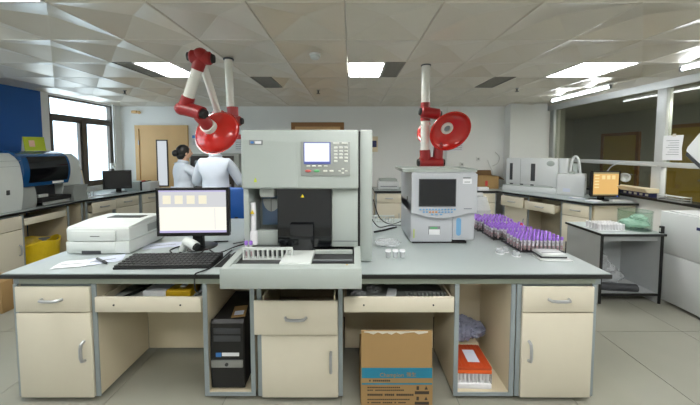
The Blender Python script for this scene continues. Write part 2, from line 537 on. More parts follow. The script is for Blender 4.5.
# doors in the back wall
d1 = tag(thing('door_1', None, None, (-4.06, YB, 0)), kind='structure')
X0, X1, ZT = -4.63, -3.5, 2.17
part('door_frame', MB().box(X0, X0 + .08, YB - .04, YB, 0, ZT).box(X1 - .08, X1, YB - .04, YB, 0, ZT).box(X0 + .08, X1 - .08, YB - .04, YB, ZT - .08, ZT), 'wood_door', d1)
bx('door_leaf', (X0 + .08, X1 - .08, YB - .022, YB - .002, 0.005, ZT - .08), 'wood_door', d1)
part('window_bead', MB().box(-4.19, -4.165, YB - .03, YB - .022, .85, 1.86).box(-3.965, -3.94, YB - .03, YB - .022, .85, 1.86).box(-4.165, -3.965, YB - .03, YB - .022, .85, .875).box(-4.165, -3.965, YB - .03, YB - .022, 1.835, 1.86), 'dark_brown', d1)
bx('pane', (-4.165, -3.965, YB - .026, YB - .022, .875, 1.835), 'door_pane_glow', d1)
for z in (.5, 1.75): bx('hinge', (X0 + .07, X0 + .09, YB - .05, YB - .04, z, z + .1), 'steel', d1)
part('door_handle', MB().cyl((-3.66, YB - .022, 1.02), (-3.66, YB - .07, 1.02), .012).cyl((-3.66, YB - .07, 1.02), (-3.78, YB - .07, 1.02), .01), 'steel', d1)
d2 = tag(thing('door_2', None, None, (-.715, YB, 0)), kind='structure')
X0, X1, ZT = -1.28, -.15, 2.23
part('door_frame', MB().box(X0, X0 + .08, YB - .04, YB, 0, ZT).box(X1 - .08, X1, YB - .04, YB, 0, ZT).box(X0 + .08, X1 - .08, YB - .04, YB, ZT - .09, ZT), 'wood_brown', d2)
bx('door_leaf', (X0 + .08, X1 - .08, YB - .022, YB - .002, .005, ZT - .09), 'wood_door', d2)
part('door_handle', MB().cyl((-.31, YB - .022, 1.02), (-.31, YB - .07, 1.02), .012).cyl((-.31, YB - .07, 1.02), (-.43, YB - .07, 1.02), .01), 'steel', d2)

# view outside the left windows: a pale block across the yard
bo = thing('apartment_block', 'pale blue block of flats seen faintly through the left window', 'building', (-30, 34, -10))
bx('wall', (-38, -31, 30, 37, -10, 5.2), 'building', bo)
for zi in range(6):
    for yi in range(4):
        bx('pane', (-30.995, -30.9, 30.5 + yi * 1.7, 31.4 + yi * 1.7, -9 + zi * 2.4, -7.5 + zi * 2.4), 'building_glass', bo)

# ------------------------------------------------------------------ benches
HB = 0.856
def handle(name, parent, c, length, vertical, z=None, m='handle', world=False):
    x, y, zz = c; h = length / 2; p = 0.028
    if vertical: pts = [(x, y, zz - h), (x, y - p, zz - h + .008), (x, y - p, zz + h - .008), (x, y, zz + h)]
    else: pts = [(x - h, y, zz), (x - h + .012, y - p, zz), (x + h - .012, y - p, zz), (x + h, y, zz)]
    return part(name, MB().tube(pts, .0065, 8, 1), m, parent, world=world)

def cabinet(label, loc, rotz, w, depth=.46, z0=.03, z1=.778, dsplit=.6, hinge='R', pull=0.0, dtop=.01, drawer_x=(0.0, 0.0), open_unit=False, door=True, group='bench cabinets', feet=True, detail=True):
    """local frame: x along the width from 0, front at y = 0 facing -y"""
    t = thing('open_cabinet' if open_unit else 'base_cabinet', label, 'cabinet', loc, rotz, group)
    th = .018
    P = lambda n, b, m, bev=0.0: bx(n, b, m, t, bev, world=False)
    P('side_panel', (0, th, .004, depth, z0, z1), 'beige_in'); P('side_panel', (w - th, w, .004, depth, z0, z1), 'beige_in')
    P('edge_strip', (-.006, .022, -.004, .004, z0, z1), 'grey_strip'); P('edge_strip', (w - .022, w + .006, -.004, .004, z0, z1), 'grey_strip')
    P('bottom_panel', (th, w - th, .004, depth - .012, z0, z0 + th), 'beige_in')
    P('back_panel', (th, w - th, depth - .012, depth, z0, z1), 'beige_in')
    if open_unit:
        P('edge_strip', (.022, w - .022, -.004, .004, z0, z0 + .022), 'grey_strip')
    else:
        P('top_rail', (th, w - th, .02, .06, z1 - .02, z1), 'grey_strip')
        da, db = .024 + drawer_x[0], w - .024 + drawer_x[1]
        zt = z1 - dtop
        d = bx('drawer', (da, db, -.02 - pull, -.004 - pull, dsplit + .005, zt), 'beige', t, .0015, world=False)
        hh = (dsplit + zt) / 2 + .004
        hd = part('handle', handle_mb(((da + db) / 2, -.02 - pull, hh), .13, False), 'handle', None)
        reparent(hd, d, t)
        if pull:
            bxm = MB().box(.04, w - .04, -.004 - pull, depth - .08, dsplit + .02, dsplit + .03).box(.04, .05, -.004 - pull, depth - .08, dsplit + .03, z1 - .06).box(w - .05, w - .04, -.004 - pull, depth - .08, dsplit + .03, z1 - .06)
            part('drawer_box', bxm, 'beige_in', t, world=False)
        if door:
            dr = bx('door', (.024, w - .024, -.02, -.004, z0 + .004, dsplit - .004), 'beige', t, .0015, world=False)
            hx = w - .024 - .045 if hinge == 'R' else .024 + .045
            hd = part('handle', handle_mb((hx, -.02, z0 + (dsplit - z0) * .56), .13, True), 'handle', None)
            reparent(hd, dr, t)
    if feet:
        for fxx in (.06, w - .06):
            part('foot', MB().prism([(.1, z0), (.15, z0), (.08, 0), (.03, 0)], 'x', fxx - .02, fxx + .02), 'foot_white', t, world=False)
            part('foot', MB().box(fxx - .022, fxx + .022, depth - .12, depth - .08, 0, z0), 'foot_white', t, world=False)
    return t
def handle_mb(c, length, vertical):
    x, y, zz = c; h = length / 2; p = 0.03
    if vertical: pts = [(x, y, zz - h), (x, y - p, zz - h + .012), (x, y - p, zz + h - .012), (x, y, zz + h)]
    else: pts = [(x - h, y, zz), (x - h + .012, y - p, zz), (x + h - .012, y - p, zz), (x + h, y, zz)]
    return MB().tube(pts, .0095, 8, 1)
def reparent(o, par, root):
    """o was built in root's local frame without a parent: hang it under par (a child of root, unrotated)"""
    o.parent = par; o.location = o.location - par.location

YFR = 1.9     # front plane of the island cabinets
wt = thing('worktop', 'long light grey island worktop with black edge carrying both analysers', 'worktop', (-.27, 2.62, .82))
bx('edge_band', (-2.225, 1.655, 1.872, 3.37, .824, .851), 'black', wt, .004)
bx('surface', (-2.218, 1.648, 1.879, 3.363, .8515, HB), 'worktop', wt)
fr = wt
for y in (1.905, 3.32):
    bx('apron_rail', (-2.14, 1.575, y, y + .03, .778, .822), 'apron_grey', fr)
for x in (-2.155, -1.64, 1.06, 1.575):
    bx('cross_rail', (x, x + .03, 1.935, 3.32, .785, .822), 'apron_grey', fr)
for x in (-2.176, 1.575):
    for y in (1.905, 3.315):
        bx('post', (x, x + .035, y, y + .035, .776, .822), 'grey_strip', fr)

C_ = 'island bench units'
cabinet('cream cabinet with drawer and door at the left end of the island', (-2.166, YFR, 0), 0, .52, hinge='R', group=C_, feet=True)
cabinet('open-front cabinet in the island holding the black computer tower', (-.95, YFR, 0), 0, .32, open_unit=True, group=C_, feet=True)
cabinet('cream cabinet under the central analyser, its drawer pulled slightly open', (-.60, YFR, 0), 0, .54, pull=.03, drawer_x=(-.035, 0.0), hinge='R', group=C_, feet=True, dsplit=.47, dtop=.085)
cabinet('open-front cabinet in the island holding plastic bag and orange tip box', (.675, YFR, 0), 0, .38, open_unit=True, group=C_, feet=True)
cabinet('cream cabinet with drawer and door at the right end of the island', (1.075, YFR, 0), 0, .5, hinge='L', group=C_, feet=True)
# far side of the island and the panels at the back of the knee spaces
for i, (x, w) in enumerate(((-2.13, .9), (-1.22, .9), (-.31, .9), (.6, .97))):
    cabinet(['cream far-side island cabinet back to back with the left end', 'cream far-side island cabinet behind the monitor',
             'cream far-side island cabinet behind the central analyser', 'cream far-side island cabinet behind the tube racks'][i],
            (x + w, 3.3, 0), R(180), w - .01, depth=.5, group='far-side island cabinets', feet=True)
for nm, a, b in (('behind the left knee space', -1.644, -.958), ('behind the cardboard box', -.05, .667)):
    solo('back_panel', MB().box(a, b, 2.361, 2.376, .03, .778), 'beige_in', 'cream panel closing the island ' + nm, 'panel', 'knee space panels')

def key_drawer(label, x0, x1):
    t = thing('pull_out_drawer', label, 'drawer', ((x0 + x1) / 2, 1.9, .6), 0, 'shallow pull-out drawers')
    bx('front_panel', (x0, x1, 1.882, 1.9, .602, .70), 'beige', t, .002)
    bx('tray', (x0 + .01, x1 - .01, 1.9, 2.33, .632, .642), 'panel_grey', t)
    for x in (x0 + .002, x1 - .014): bx('runner', (x, x + .012, 1.9, 2.34, .642, .685), 'beige_in', t)
    bx('back_edge', (x0 + .014, x1 - .014, 2.32, 2.332, .642, .69), 'beige_in', t)
    for x in (x0 + (x1 - x0) * .18, x0 + (x1 - x0) * .81):
        part('screw', MB().cyl((x, 1.883, .65), (x, 1.879, .65), .006, n=10), 'steel_dark', t)
key_drawer('shallow cream pull-out drawer with a yellow packet, left knee space', -1.638, -.962)
key_drawer('shallow cream pull-out drawer holding small racks above cardboard box', -.045, .66)

# things in the drawers
t = thing('yellow_packet', 'yellow and white packet lying in the left pull-out drawer', 'packet', (-1.27, 2.05, .642))
part('sleeve', MB().box(-.135, .02, -.07, .07, 0, .05, .008), 'paper', t, world=False)
part('cover', MB().box(.021, .19, -.07, .07, 0, .052, .008), 'yellow_folder', t, world=False)
part('tear_tab', MB().box(.09, .13, -.02, .02, .0525, .062, .004), 'paper', t, world=False)
solo('cable_bundle', MB().tube([(-1.06, 2.0, .655), (-1.02, 2.1, .675), (-1.08, 2.18, .66), (-1.02, 2.22, .68), (-1.07, 2.06, .675), (-1.0, 2.03, .66)], .008, 8, 3), 'mid_grey', 'grey cable bundle coiled beside the yellow packet', 'cable')
solo('black_rod', MB().tube([(-1.53, 1.95, .655), (-1.42, 2.2, .665)], .01, 8), 'black', 'thin black rod lying in the left pull-out drawer', 'rod')
t = thing('slotted_strip', 'grey slotted rack strip in the right pull-out drawer, front one', 'rack', (.5, 1.97, .642), 0, 'slotted strips')
mb = MB().box(-.13, .13, -.02, .02, 0, .012).box(-.13, .13, -.02, -.016, .012, .03)
for k in range(11): mb.box(-.13 + k * .0255, -.122 + k * .0255, -.016, .02, .012, .045)
part('comb', mb, 'panel_grey', t, world=False)
c2 = dup(t, None, (.38, 2.2, .642), 'grey slotted rack strip in the right pull-out drawer, rear one')
t = thing('carton', 'small white paper carton lying in the right pull-out drawer', 'box', (.27, 1.98, .642), R(-14))
bx('body', (-.03, .03, -.08, .08, 0, .035), 'paper', t, .003, world=False); bx('end_flap', (-.028, .028, -.084, -.08, .004, .032), 'paper_blue', t, world=False)
for i, (x, y) in enumerate(((.05, 2.0), (.16, 2.07))):
    solo('crumpled_wrapper', MB().ball((x, y, .664), .05, .035, .022, 6, .12), 'clear_plastic', ['crumpled clear wrapper at the left of the right pull-out drawer', 'crumpled clear wrapper beside the small white carton'][i], 'wrapper')

# PC tower
t = thing('computer_tower', 'black desktop computer tower with silver stripe in the open cabinet', 'computer', (-.83, 2.1, .0485))
x0, x1, y0, y1, z0, z1 = -.922, -.705, 1.918, 2.33, .0485, .525
bx('case', (x0 + .004, x1 - .004, y0 + .02, y1, z0 + .008, z1 - .004), 'black_matt', t, .004)
part('front_bezel', MB().prism([(y0 + .02, z0 + .008), (y0 + .003, z0 + .02), (y0 - .004, z0 + .2), (y0 + .003, z1 - .02), (y0 + .02, z1)], 'x', x0, x1), 'black', t)
bx('silver_stripe', (x0 + .004, x1 - .004, y0 - .012, y0 + .006, z0 + .165, z0 + .215), 'steel', t, .004)
part('power_button', MB().cyl(((x0 + x1) / 2, y0 - .0125, z0 + .19), ((x0 + x1) / 2, y0 - .018, z0 + .19), .011), 'dark_grey', t)
bx('drive_bay', (x0 + .02, x1 - .02, y0 - .002, y0 + .008, z1 - .09, z1 - .05), 'dark_grey', t, .002)
bx('drive_bay', (x0 + .02, x1 - .02, y0 - .003, y0 + .008, z1 - .14, z1 - .1), 'dark_grey', t, .002)
bx('sticker', (x0 + .035, x0 + .07, y0 - .0055, y0 + .004, z0 + .235, z0 + .262), 'sign_blue', t)
bx('sticker', (x0 + .075, x1 - .03, y0 - .0055, y0 + .004, z0 + .24, z0 + .262), 'paper', t)
for x in (x0 + .03, x1 - .05):
    bx('rubber_foot', (x, x + .02, y0 + .05, y0 + .07, z0, z0 + .0085), 'black_matt', t)
    bx('rubber_foot', (x, x + .02, y1 - .07, y1 - .05, z0, z0 + .0085), 'black_matt', t)
t = thing('disc_sleeve', 'crumpled plastic sleeve lying on top of computer tower', 'packet', (-.77, 2.03, .5215), R(12))
part('film', MB().box(-.045, .045, -.07, .07, 0, .007, .003), 'cardboard', t, world=False)
bx('print', (-.03, .03, -.05, .0, .0071, .0085), 'paper_blue', t, world=False)

# cardboard box on the floor
t = thing('cardboard_box', 'tall brown cardboard box with teal printed band standing under the island', 'box', (.284, 1.98, 0))
x0, x1, y0, y1, zt = .062, .506, 1.80, 2.13, .522
zb_ = .3
part('carton', MB().box(x0, x1, y0, y0 + .006, 0, zb_).box(x0, x1, y1 - .006, y1, 0, zb_).box(x0, x0 + .006, y0 + .006, y1 - .006, 0, zb_).box(x1 - .006, x1, y0 + .006, y1 - .006, 0, zb_).box(x0 + .006, x1 - .006, y0 + .006, y1 - .006, 0, .006), 'cardboard', t)
part('front_flap', MB().prism([(y0, zb_ + .001), (y0 + .006, zb_ + .001), (y0 + .026, zt), (y0 + .02, zt)], 'x', x0 + .002, x1 - .004), 'cardboard', t)
part('side_flap', MB().prism([(x0 + .007, zb_ + .001), (x0 + .013, zb_ - .004), (x0 + .1, zb_ - .05), (x0 + .098, zb_ - .045)], 'y', y0 + .03, y1 - .01), 'cardboard_dark', t)
part('side_flap', MB().prism([(x1 - .007, zb_ + .001), (x1 - .013, zb_ - .004), (x1 - .1, zb_ - .05), (x1 - .098, zb_ - .045)], 'y', y0 + .03, y1 - .01), 'cardboard_dark', t)
tp = [(x0 + .02, zt - .003)] + [(x0 + .02 + k * (x1 - x0 - .05) / 14, zt - .008 - random.uniform(0, .016)) for k in range(15)] + [(x1 - .03, zt - .003)]
part('packing_tape', MB().prism(tp, 'y', y0 + .0155, y0 + .0175), 'tape', t)
yf = y0 - .0016
bx('printed_band', (x0 + .004, x1 - .004, yf, y0, .232, .297), 'teal_print', t)
bx('printed_line', (x0 + .004, x1 - .004, yf, y0, .19, .199), 'teal_print', t)
text('lettering', 'Champion', .036, (x0 + .19, yf - .001, .252), FACE_CAM, 'cardboard', t)
text('lettering', '\u5f3a\u751f', .03, (x0 + .31, yf - .001, .254), FACE_CAM, 'cardboard', t)
for k, (a, b, z, h) in enumerate(((.05, .19, .21, .009), (.04, .25, .168, .006), (.04, .27, .15, .006), (.04, .33, .118, .011), (.04, .31, .09, .006), (.04, .28, .07, .006), (.04, .3, .05, .006))):
    n = int((b - a) / .012)
    mbq = MB()
    for q in range(n):
        if random.random() < .88: mbq.box(x0 + a + q * .012, x0 + a + q * .012 + .0095, yf, y0, z, z + h)
    part('printed_text', mbq, 'ink', t)
for k, z in enumerate((.128, .06)):
    bx('handling_mark', (x1 - .11, x1 - .022, yf, y0, z, z + .018), 'ink', t)
    part('handling_mark', MB().prism([(x1 - .05, z + .03), (x1 - .03, z + .03), (x1 - .04, z + .052)], 'y', yf, y0), 'ink', t)
    part('handling_mark', MB().prism([(x1 - .1, z + .028), (x1 - .085, z + .028), (x1 - .085, z + .05), (x1 - .1, z + .05)], 'y', yf, y0), 'ink', t)

# orange tip box and bag in the right open cabinet
t = thing('tip_box', 'orange-lidded pipette tip box with white base in the open cabinet', 'box', (.822, 2.045, .0485), R(-2))
w, d = .118, .115
bx('base', (-w, w, -d, d, 0, .035), 'tube_white', t, .004, world=False)
bx('lid_skirt', (-w, w, -d, d, .105, .1275), 'orange', t, .003, world=False)
for k in range(9):
    for j, yy in enumerate((-d + .012, -d + .04)):
        part('tip', MB().cyl((-w + .014 + k * .0252, yy, .036), (-w + .014 + k * .0252, yy, .104), .005, .009, 8), 'tube_white', t, world=False)
for x in (-w, w - .004): part('side_wall', MB().box(x, x + .004, -d + .002, d - .002, .036, .104), 'clear_plastic', t, world=False)
bx('lid', (-w, w, -d, d, .128, .15), 'orange_dark', t, .006, world=False)
for k in range(8): bx('lid_rib', (-w + .012 + k * .028, -w + .018 + k * .028, -d + .006, d - .006, .1502, .153), 'orange_dark', t, world=False)
bx('label', (-.025, .055, -.07, .05, .1535, .155), 'paper_blue', t, world=False)
bagm = MB().ball((.84, 2.245, .275), .13, .082, .078, 9, .16).ball((.935, 2.25, .262), .09, .07, .055, 8, .18)
part_bag = solo('plastic_bag', bagm, 'bag_plastic', 'crumpled translucent bluish plastic bag behind orange tip box', 'bag')
solo('spare_carton', MB().box(.72, .96, 2.175, 2.33, .0485, .188, .004), 'beige_plastic', 'pale carton underneath the plastic bag in the open cabinet', 'box')

# left bench along the window wall
XLB = -4.14
wt = thing('worktop', 'dark-edged worktop along the left window wall', 'worktop', (-4.55, 4.5, .82))
XLB = -4.2
part('edge_band', MB().prism([(XL + .005, 2.6), (XLB, 2.6), (XLB, 4.62), (-3.8, 5.9), (-3.8, 6.0), (XL + .005, 6.0)], 'z', .824, .851), 'black', wt, smooth=False)
part('surface', MB().prism([(XL + .008, 2.606), (XLB - .007, 2.606), (XLB - .007, 4.62), (-3.807, 5.9), (-3.807, 5.994), (XL + .008, 5.994)], 'z', .8515, HB), 'worktop', wt, smooth=False)
G2 = 'left wall bench units'
CF = XLB - .03
def left_cab(label, y0, y1, **k):
    return cabinet(label, (CF, y0, 0), R(90), y1 - y0, depth=.6, z1=.81, dsplit=.63, group=G2, **k)
LD = Vector((.4, 1.28)).normalized(); LA = math.atan2(LD.y, LD.x)
def skew_cab(label, s0, s1, **k):
    p = Vector((XLB, 4.62)) + LD * s0 + Vector((-LD.y, LD.x)) * .03
    return cabinet(label, (p.x, p.y, 0), LA, s1 - s0, depth=.5, z1=.81, dsplit=.63, group=G2, **k)
left_cab('cream cabinet with drawer below the blue and white analyser', 3.0, 3.77, hinge='R')
left_cab('open cream bay beside the yellow bag under the left bench', 4.36, 4.6, open_unit=True)
skew_cab('cream cabinet below the papers by the window, drawer pulled out', .02, .42, hinge='R', pull=.1)
skew_cab('cream cabinet with drawer below the black monitor', .44, .88, hinge='R')
skew_cab('cream cabinet with drawer nearest the wooden door', .9, 1.32, hinge='R')
solo('back_panel', MB().box(XL + .1, XL + .115, 3.78, 4.35, .09, .82), 'beige_in', 'cream panel at the back of the left bench knee space', 'panel')
t = thing('pull_out_drawer', 'shallow cream pull-out drawer over the yellow bag', 'drawer', (CF, 4.06, .66))
bx('front_panel', (CF - .018, CF, 3.79, 4.34, .66, .75), 'beige', t, .002); bx('tray', (CF - .5, CF - .018, 3.8, 4.33, .675, .685), 'panel_grey', t)
t = thing('waste_bin', 'yellow plastic bag lining a low bin under the left bench', 'bin', (-4.42, 4.07, 0))
part('bin', MB().lathe([(.001, 0), (.2, 0), (.235, .36), (.225, .36), (.195, .012), (.001, .012)], (-4.42, 4.07, 0), (0, 0, 1), 24), 'mid_grey', t)
rim = MB(); n = 40; prof = []
bmv = []
for h, rr in ((.12, .232), (.2, .24), (.3, .25), (.37, .255), (.385, .24), (.34, .215), (.2, .2)):
    bmv.append([rim.bm.verts.new((-4.42 + rr * (1 + .05 * math.sin(5 * a_ + h * 30) + random.uniform(-.02, .02)) * math.cos(a_), 4.07 + rr * (1 + .05 * math.sin(7 * a_ + h * 20)) * math.sin(a_), h + .02 * math.sin(4 * a_ + h * 9))) for a_ in [2 * math.pi * i / n for i in range(n)]])
for k in range(len(bmv) - 1):
    for i in range(n): rim.bm.faces.new([bmv[k][i], bmv[k][(i + 1) % n], bmv[k + 1][(i + 1) % n], bmv[k + 1][i]])
part('bag_liner', rim, 'yellow_bag', t)
t = thing('cardboard_box', 'small brown cardboard box on the floor at the left edge', 'box', (-3.55, 2.98, 0))
bx('carton', (-3.95, -3.49, 2.9, 3.15, 0, .32), 'cardboard', t, .004)
bx('packing_tape', (-3.491, -3.488, 3.0, 3.04, .1, .32), 'cardboard_dark', t)
for z in (.08, .16): bx('printed_mark', (-3.72, -3.55, 2.898, 2.9, z, z + .05), 'cardboard_dark', t)

# back bench and diagonal right bench
A_, B_ = Vector((2.78, 5.52)), Vector((3.49, 4.25))
wt = thing('worktop', 'black-edged corner worktop along the back and right walls', 'worktop', (3.0, 5.7, .83))
outl = [(.44, 5.52), (2.78, 5.52), (3.49, 4.25), (4.18, 4.25), (4.18, 5.95), (3.9, 5.95), (3.2, 6.1), (.44, 6.1)]
ins = [(.448, 5.529), (2.786, 5.529), (3.496, 4.259), (4.172, 4.259), (4.172, 5.94), (3.9, 5.94), (3.2, 6.09), (.448, 6.09)]
part('edge_band', MB().prism(outl, 'z', .834, .865), 'black', wt, smooth=False)
part('surface', MB().prism(ins, 'z', .8655, .87), 'worktop', wt, smooth=False)
G3 = 'back and right bench units'
def cabk(label, x0, x1, **k):
    return cabinet(label, (x0, 5.56, 0), 0, x1 - x0, depth=.5, z1=.825, dsplit=.63, group=G3, **k)
cabk('cream cabinet under the small white printer on the back bench', .47, .98, hinge='R')
cabk('cream back bench cabinet hidden behind the screen analyser', 1.0, 1.6, hinge='R')
cabk('cream back bench cabinet left of the open cardboard box', 1.62, 2.2, hinge='L')
cabk('cream back bench cabinet below the open cardboard box', 2.22, 2.76, hinge='R')
dv = (B_ - A_).normalized(); nrm = Vector((-dv.y, dv.x))      # pointing to the wall side
th_ = math.atan2(dv.y, dv.x)
def cabd(label, s0, s1, **k):
    p = A_ + dv * s0 + nrm * .04
    return cabinet(label, (p.x, p.y, 0), th_, s1 - s0, depth=.4, z1=.825, dsplit=.63, group=G3, **k)
cabd('cream cabinet with its drawer left open, below the long white analyser', .1, .55, pull=.12, hinge='R')
cabd('cream cabinet with drawer below the orange-lit monitor', 1.05, 1.44, hinge='R')
t0 = A_ + dv * .57 + nrm * .02
t = thing('pull_out_drawer', 'cream drawer pulled open over the right bench knee space', 'drawer', (t0.x, t0.y, .62), th_)
bx('front_panel', (0, .46, -.14, -.122, .02, .16), 'beige', t, .002, world=False)
part('side_wall', MB().box(.02, .032, -.122, .3, .03, .13).box(.428, .44, -.122, .3, .03, .13), 'beige_in', t, world=False)
bx('tray', (.032, .428, -.122, .3, .03, .038), 'beige_in', t, world=False)
hd = part('handle', handle_mb((.23, -.14, .095), .12, False), 'handle', t, world=False)
solo('end_panel', MB().box(3.56, 4.16, 4.28, 4.3, .05, .83), 'beige', 'cream end panel of the right bench facing the side table', 'panel')
solo('back_panel', MB().prism([(3.42, 5.5), (3.44, 5.53), (3.9, 4.9), (3.88, 4.87)], 'z', .05, .83), 'beige_in', 'cream panel inside the knee space of the right bench', 'panel')

# ------------------------------------------------------------------ things on the island
# printer
t = thing('laser_printer', 'light grey laser printer at the left end of the island', 'printer', (-1.9, 2.42, HB))
x0, x1, y0, y1 = -2.135, -1.66, 2.215, 2.62
bx('lower_body', (x0, x1, y0, y1, HB + .006, HB + .10), 'off_white', t, .01)
bx('upper_body', (x0, x1, y0 + .004, y1, HB + .101, HB + .2), 'off_white', t, .012)
part('top_cover', MB().prism([(y0 + .01, HB + .198), (y0 + .02, HB + .208), (y0 + .2, HB + .228), (y1 - .01, HB + .228), (y1 - .005, HB + .198)], 'x', x0 + .008, x1 - .008), 'off_white', t)
bx('output_slot', (x0 + .13, x1 - .07, y0 + .22, y1 - .1, HB + .2285, HB + .231), 'black', t)
bx('front_flap', (x0 + .04, x1 - .1, y0 - .006, y0 + .006, HB + .105, HB + .18), 'off_white', t, .003)
bx('flap_recess', (x0 + .19, x0 + .26, y0 - .0075, y0 - .006, HB + .138, HB + .143), 'dark_grey', t)
bx('cassette_front', (x0 + .005, x1 - .1, y0 - .004, y0 + .004, HB + .03, HB + .098), 'off_white', t, .003)
bx('cassette_grip', (x0 + .12, x0 + .26, y0 - .005, y0 + .02, HB + .007, HB + .03), 'dark_grey', t)
bx('side_vent', (x1 - .002, x1 + .002, y0 + .2, y0 + .32, HB + .12, HB + .18), 'panel_grey', t)
for x in (x0 + .03, x1 - .05): bx('rubber_foot', (x, x + .02, y0 + .04, y1 - .04, HB, HB + .006), 'black_matt', t)

# papers and pen
def sheet(label, c, w, d, rz, m='paper', z=0.0, n=1):
    t = thing('paper_sheet', label, 'paper', (c[0], c[1], HB + z), R(rz), 'loose papers on the island')
    mb = MB(); k = 6
    rows = []
    for i in range(k + 1):
        rows.append([(-w / 2 + w * i / k, -d / 2 + d * j / 3, .0015 + .006 * abs(math.sin(i * 1.3 + j))) for j in range(4)])
    V = [[mb.bm.verts.new(p) for p in r] for r in rows]
    U = [[mb.bm.verts.new((p[0], p[1], p[2] - .0012)) for p in r] for r in rows]
    for i in range(k):
        for j in range(3):
            mb.bm.faces.new([V[i][j], V[i + 1][j], V[i + 1][j + 1], V[i][j + 1]]); mb.bm.faces.new([U[i][j], U[i][j + 1], U[i + 1][j + 1], U[i + 1][j]])
    part('sheet', mb, m, t, world=False)
    bx('printed_lines', (-w * .35, w * .3, -d * .12, -d * .06, .0082, .0088), 'label_text', t, world=False)
    return t
sheet('crumpled white paper slip in front of the printer, left one', (-1.9, 2.03), .2, .13, 14)
sheet('white paper slip under the black pen before the printer', (-1.75, 2.1), .22, .15, 30, 'paper_blue')
sheet('white paper sheet between the printer and the monitor', (-1.53, 2.42), .28, .14, 18, 'paper_blue')
t = thing('pen', 'black marker pen lying on paper before the printer', 'pen', (-1.74, 2.06, HB + .008), R(-32))
part('barrel', MB().cyl((-.07, 0, .008), (.04, 0, .008), .008, .008, 10), 'black', t, world=False)
part('pen_cap', MB().cyl((.0405, 0, .009), (.09, 0, .009), .0095, .008, 10), 'black_matt', t, world=False)

# monitor
def monitor(label, loc, rotz, w, h, zb, screen, tilt=0.0):
    t = thing('computer_monitor', label, 'monitor', loc, rotz)
    L = dict(world=False)
    b = .018
    part('bezel', MB().box(-w / 2, -w / 2 + b, -.02, .012, zb, zb + h).box(w / 2 - b, w / 2, -.02, .012, zb, zb + h).box(-w / 2 + b, w / 2 - b, -.02, .012, zb, zb + b * 1.4).box(-w / 2 + b, w / 2 - b, -.02, .012, zb + h - b, zb + h), 'black', t, **L)
    bx('back_shell', (-w / 2 + .004, w / 2 - .004, .012, .045, zb + .01, zb + h - .01), 'black_matt', t, .012, **L)
    s = bx('screen', (-w / 2 + b, w / 2 - b, -.012, -.006, zb + b * 1.4, zb + h - b), screen, t, **L)
    part('stand', MB().prism([(-.04, .012), (.04, .012), (.03, zb + h * .4), (-.03, zb + h * .4)], 'y', .046, .085), 'black_matt', t, **L)
    part('stand_base', MB().lathe([(.001, 0), (.125, 0), (.125, .006), (.1, .012), (.001, .013)], (0, .1, 0), (0, 0, 1), 28), 'black', t, **L)
    return t, s
def sp(par_thing, screen, name, x0, x1, z0, z1, m, dy=.0005):
    o = part(name, MB().box(x0, x1, -.0135 - dy, -.0121 - dy, z0, z1), m, None)
    o.parent = screen; o.location = o.location - screen.location
    return o
w, h, zb = .545, .372, .122
t, s = monitor('black widescreen monitor with a bright white window on the island', (-1.216, 2.3, HB), R(2), w, h, zb, 'screen_white')
zt = zb + h - .018; xl, xr = -w / 2 + .018, w / 2 - .018
sp(t, s, 'menu_band', xl, xr, zt - .13, zt, 'screen_grey')
for k in range(4): sp(t, s, 'icon_panel', xl + .03 + k * .09, xl + .09 + k * .09, zt - .105, zt - .04, 'screen_icon', .002)
sp(t, s, 'title_bar', xl, xr, zt - .012, zt, 'screen_bar', .002)
sp(t, s, 'task_bar', xl, xr, zb + .026, zb + .042, 'screen_bar', .002)
sp(t, s, 'divider', xr - .09, xr - .087, zb + .05, zt - .14, 'screen_grey', .002)

# keyboard
t = thing('keyboard', 'black computer keyboard in front of the bright monitor', 'keyboard', (-1.25, 2.06, HB), R(2))
part('case', MB().prism([(-.11, .0), (.1, .0), (.1, .03), (-.11, .014)], 'x', -.315, .315), 'black_matt', t, world=False)
kb = None
for r_ in range(6):
    y = -.09 + r_ * .034; zk = .015 + (y + .11) * .0762
    n = 21
    for c_ in range(n):
        if r_ == 0 and 4 < c_ < 10: continue
        x = -.3 + c_ * .03
        if kb is None:
            kb = part('key', MB().box(x - .0135, x + .0135, y - .014, y + .014, zk, zk + .009, .002, 1), 'black', t, world=False); kb0 = (x, y, zk)
        else:
            o = kb.copy(); COL.objects.link(o); o.location = (x, y, zk)
    if r_ == 0:
        part('space_bar', MB().box(-.175, -.015, y - .014, y + .014, zk, zk + .009, .002, 1), 'black', t, world=False)
t = thing('mouse_pad', 'small black pad lying between keyboard and central analyser', 'mouse pad', (-.83, 2.1, HB), R(0))
part('mat', MB().box(-.08, .07, -.12, .12, 0, .004, .001, 1), 'black_matt', t, world=False)
part('hem', MB().box(-.082, -.08, -.12, .12, 0, .005).box(.07, .072, -.12, .12, 0, .005), 'black', t, world=False)
t = thing('computer_mouse', 'black mouse on the pad beside the central analyser', 'mouse', (-.84, 2.15, HB + .0045))
part('shell', MB().ball((0, 0, .012), .032, .055, .024, 8), 'black', t, world=False)
part('wheel', MB().cyl((-.004, -.03, .034), (.004, -.03, .034), .008, n=10), 'dark_grey', t, world=False)
